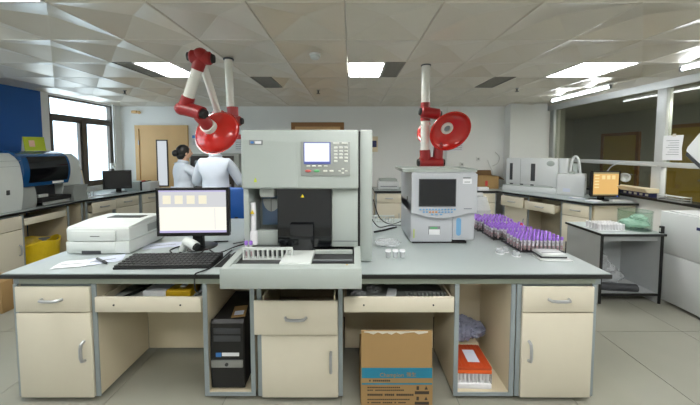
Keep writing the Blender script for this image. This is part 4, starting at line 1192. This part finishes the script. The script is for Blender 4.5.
for i, (x, y) in enumerate(((-4.36, 4.76), (-4.34, 4.86), (-4.34, 4.94))):
    t = thing('reagent_vial', ['small clear vial on papers nearest the blue and white analyser', 'small clear vial on papers, middle of three', 'small clear vial on papers nearest the black monitor'][i], 'vial', (x, y, HB + .012), 0, 'vials on the window bench')
    part('glass', MB().lathe([(.001, 0), (.018, 0), (.018, .05), (.01, .06), (.001, .06)], (x, y, HB + .012), (0, 0, 1), 12), 'clear_plastic', t)
    part('stopper', MB().cyl((x, y, HB + .0725), (x, y, HB + .085), .012, n=10), 'mid_grey', t)
t = thing('document_holder', 'pale framed document leaning by the window beside the analyser', 'document', (-4.66, 4.98, HB), R(70))
part('board', MB().prism([(-.02, 0), (.0, 0), (.1, .42), (.09, .43)], 'x', -.13, .13), 'beige_plastic', t, world=False)
part('sheet', MB().prism([(-.0225, .02), (-.0205, .02), (.083, .41), (.081, .41)], 'x', -.11, .11), 'paper_blue', t, world=False)
# socket strip and pipe in the corner
t = thing('wall_socket', 'white socket box on the left wall corner beside the door', 'socket', (-4.94, 6.06, 1.25))
bx('plate', (XL + .0, XL + .03, 6.02, 6.1, 1.25, 1.37), 'white_trim', t, .004); bx('plug', (XL + .03, XL + .06, 6.04, 6.08, 1.27, 1.32), 'off_white', t, .004)
solo('wall_pipe', MB().tube([(-4.9, 6.1, .87), (-4.9, 6.1, 2.57)], .018, 12), 'white_trim', 'white vertical pipe in the corner beside the wooden door', 'pipe')
t = thing('curtain_hook', 'small tan bracket near the ceiling above the wooden door', 'bracket', (-4.55, YB, 2.42))
bx('bracket', (-4.68, -4.56, YB - .06, YB, 2.42, 2.48), 'wood_door', t, .015); part('knob', MB().ball((-4.52, YB - .04, 2.44), .035, .03, .035, 8), 'wood_door', t)

# ------------------------------------------------------------------ back wall things
def notice(label, x0, x1, z0_, z1_, band, bandm='sign_blue'):
    t = thing('wall_notice', label, 'notice', ((x0 + x1) / 2, YB, z0_), 0, 'notices on the back wall')
    bx('board', (x0, x1, YB - .012, YB, z0_, z1_), 'paper', t)
    if band: bx('band', (x0 + .005, x1 - .005, YB - .014, YB - .0122, z1_ - (z1_ - z0_) * .3, z1_ - .005), bandm, t)
    for k in range(4):
        zz = z0_ + (z1_ - z0_) * (.12 + .13 * k)
        bx('printed_line', (x0 + .02, x1 - .03, YB - .0135, YB - .0122, zz, zz + .008), 'label_text', t)
    return t
notice('small blue and white notice right of the wooden door', -3.42, -3.22, 1.74, 1.96, True)
notice('pinkish wall notice behind the left red hood', -2.5, -2.2, 1.62, 1.98, True, 'sign_red')
notice('white printed sheet on the back wall right of the open hood', 2.05, 2.42, 1.62, 1.9, False)
notice('small white printed sheet above the open cardboard box', 2.2, 2.4, 1.93, 2.12, False)
t = thing('thermostat_panel', 'cream wall panel with blue display beside the central analyser', 'control panel', (.48, YB, 1.6))
bx('plate', (.385, .575, YB - .03, YB, 1.6, 1.93), 'beige_plastic', t, .006); bx('display', (.41, .55, YB - .034, YB - .0302, 1.7, 1.84), 'navy', t)
for i, (x, z_) in enumerate(((2.4, 1.28), (2.75, 1.4), (1.55, 1.3))):
    t = thing('wall_socket', ['white wall socket left of the open cardboard box', 'white wall socket with cable above the open cardboard box', 'white wall socket behind the right extraction arm'][i], 'socket', (x, YB, z_), 0, 'back wall sockets')
    bx('plate', (x - .045, x + .045, YB - .015, YB, z_, z_ + .1), 'white_trim', t, .003); bx('insert', (x - .02, x + .02, YB - .018, YB - .0152, z_ + .03, z_ + .07), 'panel_grey', t)
cable('white cable dropping to the corner by the long analyser', [(2.95, YB - .02, 1.42), (2.98, YB - .05, 1.3), (3.05, YB - .06, 1.15), (3.0, YB - .05, .98), (2.95, 6.05, .885)], .01, 'cable_white')
cable('white cable loop on the back wall above the corner bench', [(3.1, YB - .02, 1.6), (3.2, YB - .05, 1.5), (3.16, YB - .05, 1.35), (3.05, YB - .03, 1.3)], .01, 'cable_white')
solo('wall_pipe', MB().cyl((2.05, YB - .03, .87), (2.05, YB - .03, 2.55), .02, n=12), 'white_trim', 'thin white vertical pipe on the back wall right of hood', 'pipe')
t = thing('desktop_printer', 'small white printer on the back bench between the analysers', 'printer', (.73, 5.78, .87))
bx('body', (.53, .93, 5.66, 5.95, .876, 1.03), 'device_white', t, .015); bx('top_tray', (.56, .9, 5.68, 5.93, 1.031, 1.075), 'device_grey', t, .012)
bx('paper_slot', (.57, .89, 5.655, 5.665, .93, .945), 'mid_grey', t); bx('rubber_foot', (.56, .9, 5.69, 5.93, .87, .8755), 'black_matt', t)
t = thing('cardboard_box', 'open brown cardboard box with raised flaps on the corner bench', 'box', (2.75, 5.8, .87))
x0, x1, y0, y1 = 2.46, 2.93, 5.8, 6.1
part('carton', MB().box(x0, x1, y0, y0 + .006, .87, 1.12).box(x0, x1, y1 - .006, y1, .87, 1.12).box(x0, x0 + .006, y0 + .006, y1 - .006, .87, 1.12).box(x1 - .006, x1, y0 + .006, y1 - .006, .87, 1.12).box(x0 + .006, x1 - .006, y0 + .006, y1 - .006, .87, .876), 'cardboard', t)
part('flap', MB().prism([(x0, 1.12), (x0 - .006, 1.12), (x0 - .1, 1.2), (x0 - .09, 1.21)], 'y', y0, y1), 'cardboard', t)
part('flap', MB().prism([(x1, 1.12), (x1 + .006, 1.12), (x1 + .11, 1.06), (x1 + .1, 1.05)], 'y', y0, y1), 'cardboard_dark', t)
part('flap', MB().prism([(y1, 1.12), (y1 - .006, 1.12), (y1 + .05, 1.22), (y1 + .06, 1.22)], 'x', x0, x1), 'cardboard_dark', t)
bx('red_print', (x0 + .2, x0 + .25, y0 - .002, y0, .93, 1.03), 'sign_red', t)
t = thing('purple_carton', 'purple and white carton right of the screen analyser, far bench', 'box', (2.3, 5.7, .87))
bx('body', (2.17, 2.4, 5.6, 5.75, .87, .98), 'purple', t, .004); bx('lid', (2.165, 2.405, 5.595, 5.755, .981, 1.03), 'beige_plastic', t, .004)
t = thing('tissue_box', 'low white carton beside the open cardboard box', 'box', (2.4, 5.62, .87))
bx('body', (2.42, 2.62, 5.55, 5.65, .87, .93), 'paper', t, .004); bx('opening', (2.46, 2.58, 5.575, 5.625, .9301, .932), 'paper_blue', t)
# tall dark incubator behind the people
t = thing('incubator', 'tall dark-fronted incubator cabinet behind the two people', 'incubator', (-2.55, 5.8, 0))
bx('case', (-3.02, -2.1, 5.5, 6.05, .05, 1.57), 'panel_grey', t, .01)
bx('door', (-2.98, -2.19, 5.46, 5.499, .12, 1.53), 'dark_brown', t, .006)
bx('viewing_window', (-2.9, -2.28, 5.455, 5.4595, .7, 1.45), 'dark_glass', t)
bx('handle', (-2.26, -2.23, 5.42, 5.459, .7, 1.0), 'steel', t, .008)
for x in (-2.98, -2.2):
    for y in (5.55, 5.98): part('castor', MB().cyl((x, y, .0), (x, y, .05), .03, n=12), 'black_matt', t)

# ------------------------------------------------------------------ people
def skin_mesh(name, V, E_, m, parent, root=0, sub=2):
    me = bpy.data.meshes.new(name)
    me.from_pydata([v[0] for v in V], E_, [])
    o = bpy.data.objects.new(name, me); COL.objects.link(o)
    md = o.modifiers.new('skin', 'SKIN'); md.use_smooth_shade = True
    sd = o.modifiers.new('sub', 'SUBSURF'); sd.levels = sub; sd.render_levels = sub
    for i, v in enumerate(V):
        r = v[1]; me.skin_vertices[0].data[i].radius = r if isinstance(r, tuple) else (r, r)
        me.skin_vertices[0].data[i].use_root = (i == root)
    dg = bpy.context.evaluated_depsgraph_get()
    em = bpy.data.meshes.new_from_object(o.evaluated_get(dg))
    bpy.data.objects.remove(o)
    em.name = name; em.materials.clear(); em.materials.append(MATS[m])
    o = bpy.data.objects.new(name, em); COL.objects.link(o); o.parent = parent
    return o

def person(label, loc, rotz, H_, rh, lh, bun, bend=0.0):
    """local frame: faces +y; rh / lh: (elbow, wrist, finger direction) of the right (+x) and left (-x) arm"""
    s = H_ / 1.7
    t = thing('person', label, 'person', loc, rotz)
    S = lambda p: (p[0] * s, p[1] * s, p[2] * s)
    b = bend
    sh = 1.4
    V = [(S((0, 0, .95)), .105 * s), (S((0, b * .4, 1.15)), .1 * s), (S((0, b * .8, 1.33)), .1 * s), (S((0, b, 1.45)), .055 * s), (S((0, b * 1.1 + .01, 1.5)), .05 * s),
         (S((0, b * 1.2 + .02, 1.57)), .08 * s), (S((0, b * 1.25 + .02, 1.64)), .08 * s)]
    E_ = [(0, 1), (1, 2), (2, 3), (3, 4), (4, 5), (5, 6)]
    def limb(start, pts):
        prev = start
        for p, r in pts:
            V.append((S(p), r * s)); E_.append((prev, len(V) - 1)); prev = len(V) - 1
        return prev
    for sg in (-1, 1):
        limb(0, [((sg * .1, 0, .85), .085), ((sg * .105, .01, .48), .055), ((sg * .105, -.02, .09), .038), ((sg * .11, .1, .035), .032)])
    hands = {}
    for sg, (el, wr) in ((1, rh), (-1, lh)):
        e = limb(2, [((sg * .16, b * .9, sh - .03), .04), (el, .032), (wr, .027)])
        d = (Vector(wr) - Vector(el)).normalized()
        pc = Vector(wr) + d * .05
        pe = limb(e, [(tuple(pc), .034)])
        side = d.cross(Vector((0, 0, 1)));
        side = side.normalized() if side.length > .1 else Vector((1, 0, 0))
        nd = side.cross(d).normalized()
        for k, (off, L) in enumerate(((-.026, .062), (-.009, .075), (.009, .07), (.026, .055))):
            q0 = pc + d * .03 + side * off; q1 = q0 + d * L * .6; q2 = q1 + d * L * .35 - nd * .02
            limb(pe, [(tuple(q0), .010), (tuple(q1), .009), (tuple(q2), .008)])
        q0 = pc - d * .01 + side * .035 * sg; q1 = q0 + d * .04 + side * .018 * sg
        limb(pe, [(tuple(q0), .011), (tuple(q1), .009)])
    body = skin_mesh('body', V, E_, 'skin', t)
    # coat
    V = [(S((0, -.005, .98)), (.18 * s, .14 * s)), (S((0, b * .4, 1.15)), (.165 * s, .135 * s)), (S((0, b * .75 - .01, 1.3)), (.18 * s, .13 * s)), (S((0, b * .9 - .01, 1.4)), (.12 * s, .09 * s)), (S((0, b, 1.455)), .066 * s),
         (S((0, 0, .75)), (.2 * s, .15 * s)), (S((0, 0, .55)), (.215 * s, .16 * s))]
    E_ = [(0, 1), (1, 2), (2, 3), (3, 4), (0, 5), (5, 6)]
    for sg, (el, wr) in ((1, rh), (-1, lh)):
        prev = 2
        for p, r in (((sg * .165, b * .9 - .005, sh - .025), .078), (tuple(Vector((sg * .165, b * .9, sh - .03)).lerp(Vector(el), .5)), .07), (el, .066), (tuple(Vector(el).lerp(Vector(wr), .9)), .048)):
            V.append((S(p), r * s)); E_.append((prev, len(V) - 1)); prev = len(V) - 1
    skin_mesh('lab_coat', V, E_, 'coat', t)
    part('coat_collar', MB().lathe([(.062 * s, 0), (.078 * s, -.012 * s), (.08 * s, .025 * s), (.066 * s, .035 * s)], S((0, b, 1.445)), (0, .25, 1), 20), 'coat', t, world=False)
    part('coat_belt', MB().box(-.09 * s, .09 * s, -.158 * s, -.146 * s, 1.04 * s, 1.08 * s, .004), 'coat', t, world=False)
    # trousers and shoes
    for sg in (-1, 1):
        skin_mesh('trouser_leg', [(S((sg * .095, 0, .82)), .095 * s), (S((sg * .105, .01, .48)), .075 * s), (S((sg * .105, -.02, .07)), .06 * s)], [(0, 1), (1, 2)], 'trousers', t)
        part('shoe', MB().ball(S((sg * .108, .05, .042)), .05 * s, .13 * s, .045 * s, 8), 'shoe', t, world=False)
    # head shape: face, ears, hair
    hc = Vector(S((0, b * 1.22 + .02, 1.6)))
    part('face', MB().ball(hc + Vector((0, .012, -.005)), .074 * s, .092 * s, .108 * s, 14).ball(hc + Vector((0, .105 * s, -.015)), .014 * s, .02 * s, .022 * s, 8).ball(hc + Vector((.076 * s, .0, -.01)), .012 * s, .02 * s, .03 * s, 8).ball(hc + Vector((-.076 * s, .0, -.01)), .012 * s, .02 * s, .03 * s, 8), 'skin', t, world=False)
    for sg in (-1, 1):
        part('eye', MB().ball(hc + Vector((sg * .032 * s, .09 * s, .008)), .012 * s, .008 * s, .007 * s, 8), 'black', t, world=False)
    part('mouth', MB().ball(hc + Vector((0, .094 * s, -.055 * s)), .022 * s, .008 * s, .006 * s, 8), 'red_key', t, world=False)
    hm = MB().ball(hc + Vector((0, -.018 * s, .02 * s)), .09 * s, .098 * s, .105 * s, 14, .02)
    hm.ball(hc + Vector((0, -.05 * s, -.045 * s)), .075 * s, .06 * s, .07 * s, 10, .03)
    if bun: hm.ball(hc + Vector((0, -.125 * s, -.01 * s)), .05 * s, .045 * s, .05 * s, 10, .05)
    part('hair', hm, 'hair', t, world=False)
    return t
person('person in white lab coat, dark hair in a bun, standing turned right by the door', (-2.62, 4.6, 0), R(-42), 1.7,
       ((.26, .2, 1.2), (.3, .42, 1.38)), ((-.25, .08, 1.12), (-.2, .3, 1.05)), True)
person('person in white lab coat seen from behind, head hidden by red hood', (-1.88, 4.1, 0), R(4), 1.82,
       ((.29, .08, 1.1), (.2, .3, 1.08)), ((-.29, .08, 1.1), (-.2, .3, 1.08)), False)
# blue chair
t = thing('lab_chair', 'blue plastic swivel chair behind the monitor at the island', 'chair', (-1.44, 3.72, 0), 0)
part('backrest', MB().box(-.22, .22, -.03, .03, .68, 1.17, .025, 3), 'blue_plastic', t, world=False)
part('seat', MB().box(-.23, .23, .0, .44, .5, .56, .025, 3), 'blue_plastic', t, world=False)
part('back_bracket', MB().tube([(0, .2, .49), (0, -.06, .5), (0, -.06, .66), (0, -.04, .8)], .02, 10, 1), 'black_matt', t, world=False)
part('gas_post', MB().cyl((0, .22, .1), (0, .22, .495), .025, n=14), 'steel', t, world=False)
for k in range(5):
    a = 2 * math.pi * k / 5
    part('leg', MB().tube([(0, .22, .1), (.26 * math.cos(a), .22 + .26 * math.sin(a), .065)], .018, 8), 'black_matt', t, world=False)
    part('castor', MB().ball((.26 * math.cos(a), .22 + .26 * math.sin(a), .026), .026, .026, .026, 8), 'black_matt', t, world=False)

# ------------------------------------------------------------------ right bench things
ang = math.atan2(-.6, .66)
t = thing('long_analyser', 'long white low analyser with conveyor base on the corner bench', 'analyser', (2.93, 5.66, .87), ang)
L = dict(world=False)
bx('conveyor_base', (0, .86, -.02, .3, 0, .1), 'device_white', t, .01, **L)
bx('conveyor_lip', (.02, .8, -.014, .06, .1002, .12), 'device_grey', t, .004, **L)
bx('main_housing', (.03, .86, .09, .38, .101, .62), 'device_white', t, .015, **L)
for a, b in ((.1, .15), (.45, .52)): bx('dark_window', (a, b, .082, .089, .2, .52), 'dark_grey', t, .003, **L)
bx('seam', (.28, .284, .084, .0895, .12, .6), 'mid_grey', t, **L)
bx('front_unit', (.862, 1.24, -.02, .42, .0, .36), 'device_white', t, .015, **L)
bx('right_housing', (.865, 1.0, .15, .4, .361, .62), 'device_white', t, .02, **L)
part('emblem', MB().ball((.75, .089, .53), .06, .006, .05, 10), 'device_grey', t, **L)
bx('sampler_head', (1.02, 1.1, .02, .12, .361, .4), 'device_grey', t, .006, **L)
bx('control_mark', (1.238, 1.242, .1, .16, .25, .3), 'mid_grey', t, **L)
bx('label', (.95, 1.05, -.024, -.0205, .06, .12), 'paper_blue', t, **L)
for k in range(3): bx('sample_cap', (.12 + k * .17, .17 + k * .17, .02, .06, .1205, .14), 'dark_grey', t, .003, **L)
t = thing('headset_stand', 'white loop-shaped stand on top of the long analyser', 'stand', (3.86, 5.06, 1.231), R(-42))
part('loop', MB().tube([(-.07, 0, .012), (-.05, 0, .2), (-.02, 0, .3), (.02, 0, .3), (.05, 0, .2), (.07, 0, .012)], .02, 10, 2), 'device_white', t, **L)
bx('base', (-.1, .1, -.06, .06, 0, .012), 'device_white', t, .004, **L); bx('inner_plate', (-.035, .035, -.005, .005, .012, .18), 'device_grey', t, **L)
tm, s = monitor('black monitor with orange-tinted screen on the right bench', (3.83, 4.43, .87), R(0), .42, .39, .065, 'screen_orange')
sp(tm, s, 'menu_band', -.19, .19, .415, .435, 'screen_orange_bar')
for k in range(5): sp(tm, s, 'list_entry', -.17, -.1, .38 - k * .045, .4 - k * .045, 'screen_orange_light', .001)
for k in range(3): sp(tm, s, 'icon_panel', -.06 + k * .075, -.01 + k * .075, .33, .39, 'screen_orange_light', .001)
sp(tm, s, 'task_bar', -.19, .19, .093, .105, 'screen_orange_bar', .001)
o = part('power_led', MB().box(.165, .185, -.0225, -.0205, .072, .08), 'led_blue', tm, world=False)
def rsheet(label, x, y, rz, w=.3, d=.22):
    t = thing('paper_stack', label, 'paper', (x, y, .87), R(rz), 'papers on the right bench')
    for k in range(4): bx('sheet', (-w / 2 + random.uniform(-.02, .02), w / 2 + random.uniform(-.02, .02), -d / 2, d / 2, k * .005, k * .005 + .004), 'paper' if k % 2 else 'paper_blue', t, world=False)
rsheet('white papers spread left of the orange-lit monitor', 3.63, 4.38, 30, .18, .14)
rsheet('white papers further back beside the long analyser', 3.58, 4.64, -10, .16, .14)
t = thing('white_keypad', 'small white keypad at the front right of orange-lit monitor', 'keypad', (4.0, 4.34, .87), R(-10))
bx('case', (-.12, .12, -.05, .06, 0, .03), 'device_white', t, .006, world=False)
for k in range(6): bx('key', (-.1 + k * .034, -.076 + k * .034, -.02, .02, .0302, .036), 'key_grey', t, world=False)
t = thing('label_printer', 'beige tray on a navy-fronted box right of the orange-lit monitor', 'device', (4.15, 4.28, .986))
bx('body', (4.11, 4.19, 4.02, 4.5, .986, 1.05), 'navy', t, .006)
for k in range(5): bx('key', (4.106, 4.1098, 4.06 + k * .08, 4.1 + k * .08, 1.0, 1.03), 'key_grey', t)
part('tray', MB().prism([(4.04, 1.051), (4.19, 1.051), (4.195, 1.11), (3.99, 1.11)], 'y', 4.0, 4.56), 'beige_plastic', t)
t = thing('desk_lamp_head', 'white rounded lamp head behind the orange-lit monitor', 'lamp', (4.13, 4.5, .986))
part('shade', MB().lathe([(.001, .0), (.04, .005), (.06, .03), (.07, .07), (.06, .07), (.03, .02), (.001, .02)], (4.16, 4.44, 1.24), (-.85, -.5, -.15), 24), 'off_white', t)
part('stem', MB().tube([(4.15, 4.68, .99), (4.16, 4.62, 1.2), (4.165, 4.46, 1.25)], .012, 10, 2), 'off_white', t)
part('base', MB().cyl((4.14, 4.69, .986), (4.14, 4.69, 1.0), .045, n=16), 'off_white', t)
cable('white lead looping over the partition rail behind the monitor', [(4.13, 4.74, 1.3), (4.12, 4.65, 1.4), (4.12, 4.45, 1.46), (4.15, 4.25, 1.45), (4.15, 4.0, 1.42)], .008, 'cable_white')
t = thing('wire_tray', 'stack of thin pale wire trays on the black partition sill', 'tray', (4.13, 3.75, .986))
for k in range(3):
    part('wire_shelf', MB().box(4.06, 4.18, 3.6, 3.9, .988 + k * .03, .992 + k * .03), 'alu', t)
for y in (3.61, 3.89):
    for x in (4.065, 4.175): part('post', MB().cyl((x, y, .986), (x, y, 1.06), .004, n=8), 'alu', t)
t = thing('paper_notice', 'white paper notice taped on the glass partition', 'notice', (4.19, 3.73, 1.5))
part('sheet', MB().prism([(3.75, 1.51), (3.76, 1.66), (3.745, 1.83), (3.98, 1.83), (3.985, 1.6), (3.98, 1.505)], 'x', 4.19, 4.193), 'paper', t)
for k in range(7): bx('printed_line', (4.1885, 4.1898, 3.79, 3.94 - .02 * (k % 3), 1.58 + k * .03, 1.585 + k * .03), 'label_text', t)
bx('tape', (4.188, 4.1898, 3.83, 3.87, 1.815, 1.85), 'tape', t)

# side table
t = thing('side_table', 'grey laminate side table with black edges beside the right machine', 'table', (2.95, 3.35, 0))
x0, x1, y0, y1, zt = 2.63, 3.31, 3.07, 3.6, .76
bx('table_top', (x0, x1, y0, y1, zt - .026, zt - .001), 'black', t, .003)
bx('top_laminate', (x0 + .008, x1 - .008, y0 + .008, y1 - .008, zt - .0008, zt + .002), 'worktop', t)
for x in (x0 + .01, x1 - .034):
    bx('side_panel', (x, x + .024, y0 + .03, y1 - .03, .0, zt - .027), 'table_grey', t)
    bx('edge_strip', (x - .001, x + .025, y0 + .02, y0 + .0295, .0, zt - .027), 'black', t)
bx('back_panel', (x0 + .035, x1 - .035, y1 - .06, y1 - .045, .1, zt - .027), 'table_grey', t)
bx('shelf', (x0 + .035, x1 - .035, y0 + .04, y1 - .062, .085, .105), 'table_grey', t)
bx('edge_strip', (x0 + .035, x1 - .035, y0 + .028, y0 + .0395, .083, .107), 'black', t)
bx('apron', (x0 + .035, x1 - .035, y0 + .06, y0 + .075, .67, zt - .027), 'table_grey', t)
t = thing('vial_tray', 'white tray of upright vials on the grey side table', 'tray', (2.82, 3.26, .7622))
bx('base', (-.15, .15, -.1, .1, 0, .01), 'device_white', t, .002, world=False)
for i in range(9):
    for j in range(5):
        part('vial', MB().cyl((-.132 + i * .033, -.078 + j * .039, .0102), (-.132 + i * .033, -.078 + j * .039, .075), .014, .013, 8), 'tube_white', t, world=False)
t = thing('glass_tank', 'round-cornered glass tank holding a green bag on side table', 'tank', (3.12, 3.3, .7622))
part('tank', MB().lathe([(.001, 0), (.14, 0), (.145, .01), (.145, .21), (.139, .21), (.137, .012), (.001, .012)], (3.155, 3.27, .7622), (0, 0, 1), 28), 'tank_glass', t)
part('rim', MB().lathe([(.1455, .2), (.149, .203), (.149, .213), (.138, .215)], (3.155, 3.27, .7622), (0, 0, 1), 28), 'tank_glass', t)
solo('green_bag', MB().ball((3.155, 3.27, .83), .12, .12, .05, 10, .06).ball((3.18, 3.25, .89), .07, .07, .04, 8, .1), 'green_bag', 'green tinted plastic bag inside the glass tank', 'bag')
t = thing('wall_plug', 'small black plug device at the edge beside the glass tank', 'plug', (3.28, 3.1, .7622))
bx('body', (3.26, 3.295, 3.082, 3.11, .7622, .84), 'black_matt', t, .004); bx('plate', (3.258, 3.2595, 3.09, 3.105, .78, .82), 'off_white', t)
solo('plastic_bundle', MB().ball((2.92, 3.36, .2), .2, .1, .09, 10, .1).ball((2.82, 3.36, .36), .11, .09, .12, 9, .12).ball((2.95, 3.36, .27), .1, .08, .07, 9, .12), 'clear_plastic', 'clear plastic bundle on the lower shelf of the side table', 'bag')
t = thing('dark_roll', 'dark grey rolled sheet lying on the side table shelf', 'roll', (2.93, 3.2, .106), R(-8))
part('roll', MB().cyl((-.2, -.04, .045), (.16, -.04, .045), .04, n=14), 'dark_grey', t, world=False); part('core', MB().cyl((.1605, -.04, .045), (.17, -.04, .045), .02, n=12), 'black', t, world=False)
t = thing('yellow_bin', 'yellow topped bin standing behind the side table', 'bin', (3.42, 3.9, 0))
bx('bin', (3.25, 3.6, 3.85, 4.15, 0, .42), 'dark_grey', t, .02); part('bag_liner', MB().box(3.24, 3.61, 3.84, 4.16, .421, .5, .02), 'yellow_bag', t)
t = thing('yellow_carton', 'yellow carton visible under the far side of the side table', 'box', (3.45, 4.2, .5))

bpy.data.objects.remove(t)

# big white machine at the right edge
t = thing('centrifuge_machine', 'large white floor machine with an open lid at the right edge', 'machine', (3.72, 2.3, 0))
x0, x1, y0, y1 = 3.36, 4.08, 1.35, 3.19
bx('lower_cabinet', (x0, x1, y0, y1, .03, .54), 'device_white', t, .005)
bx('upper_cabinet', (x0, x1, y0, y1, .543, .985), 'device_white', t, .005)
bx('panel_seam', (x0 - .001, x0 + .004, 2.72, 2.725, .56, .97), 'mid_grey', t)
bx('name_mark', (x0 - .002, x0 + .002, 2.76, 2.86, .86, .89), 'navy', t)
bx('top_deck', (x0 + .03, x1 - .02, y0 + .03, y1 - .05, .986, 1.0), 'device_white', t, .004)
for x in (x0 + .07, x1 - .07):
    for y in (y0 + .1, y1 - .35): part('castor', MB().cyl((x - .02, y, .015), (x + .02, y, .015), .015, n=14), 'foot_white', t)
ld = part('lid', MB().prism([(3.04, 1.63), (3.03, 1.67), (2.8, 2.0), (2.0, 2.2), (1.96, 2.15), (2.7, 1.72), (2.8, 1.52), (2.86, 1.45)], 'x', 3.42, 4.05), 'device_white', t)
part('lid_lining', MB().prism([(3.03, 1.615), (2.855, 1.435), (2.79, 1.51), (2.69, 1.71), (1.95, 2.14), (1.94, 2.12), (2.67, 1.68), (2.77, 1.48), (2.85, 1.4), (3.035, 1.585)], 'x', 3.41, 4.06), 'dark_grey', ld)
part('lid_arm', MB().tube([(4.04, 2.9, 1.02), (4.05, 2.8, 1.3), (4.04, 2.7, 1.6)], .02, 10, 1), 'steel', t)
part('rotor_dome', MB().lathe([(.2, 0), (.19, .06), (.12, .1), (.001, .11)], (3.72, 2.75, 1.001), (0, 0, 1), 24), 'device_grey', t)
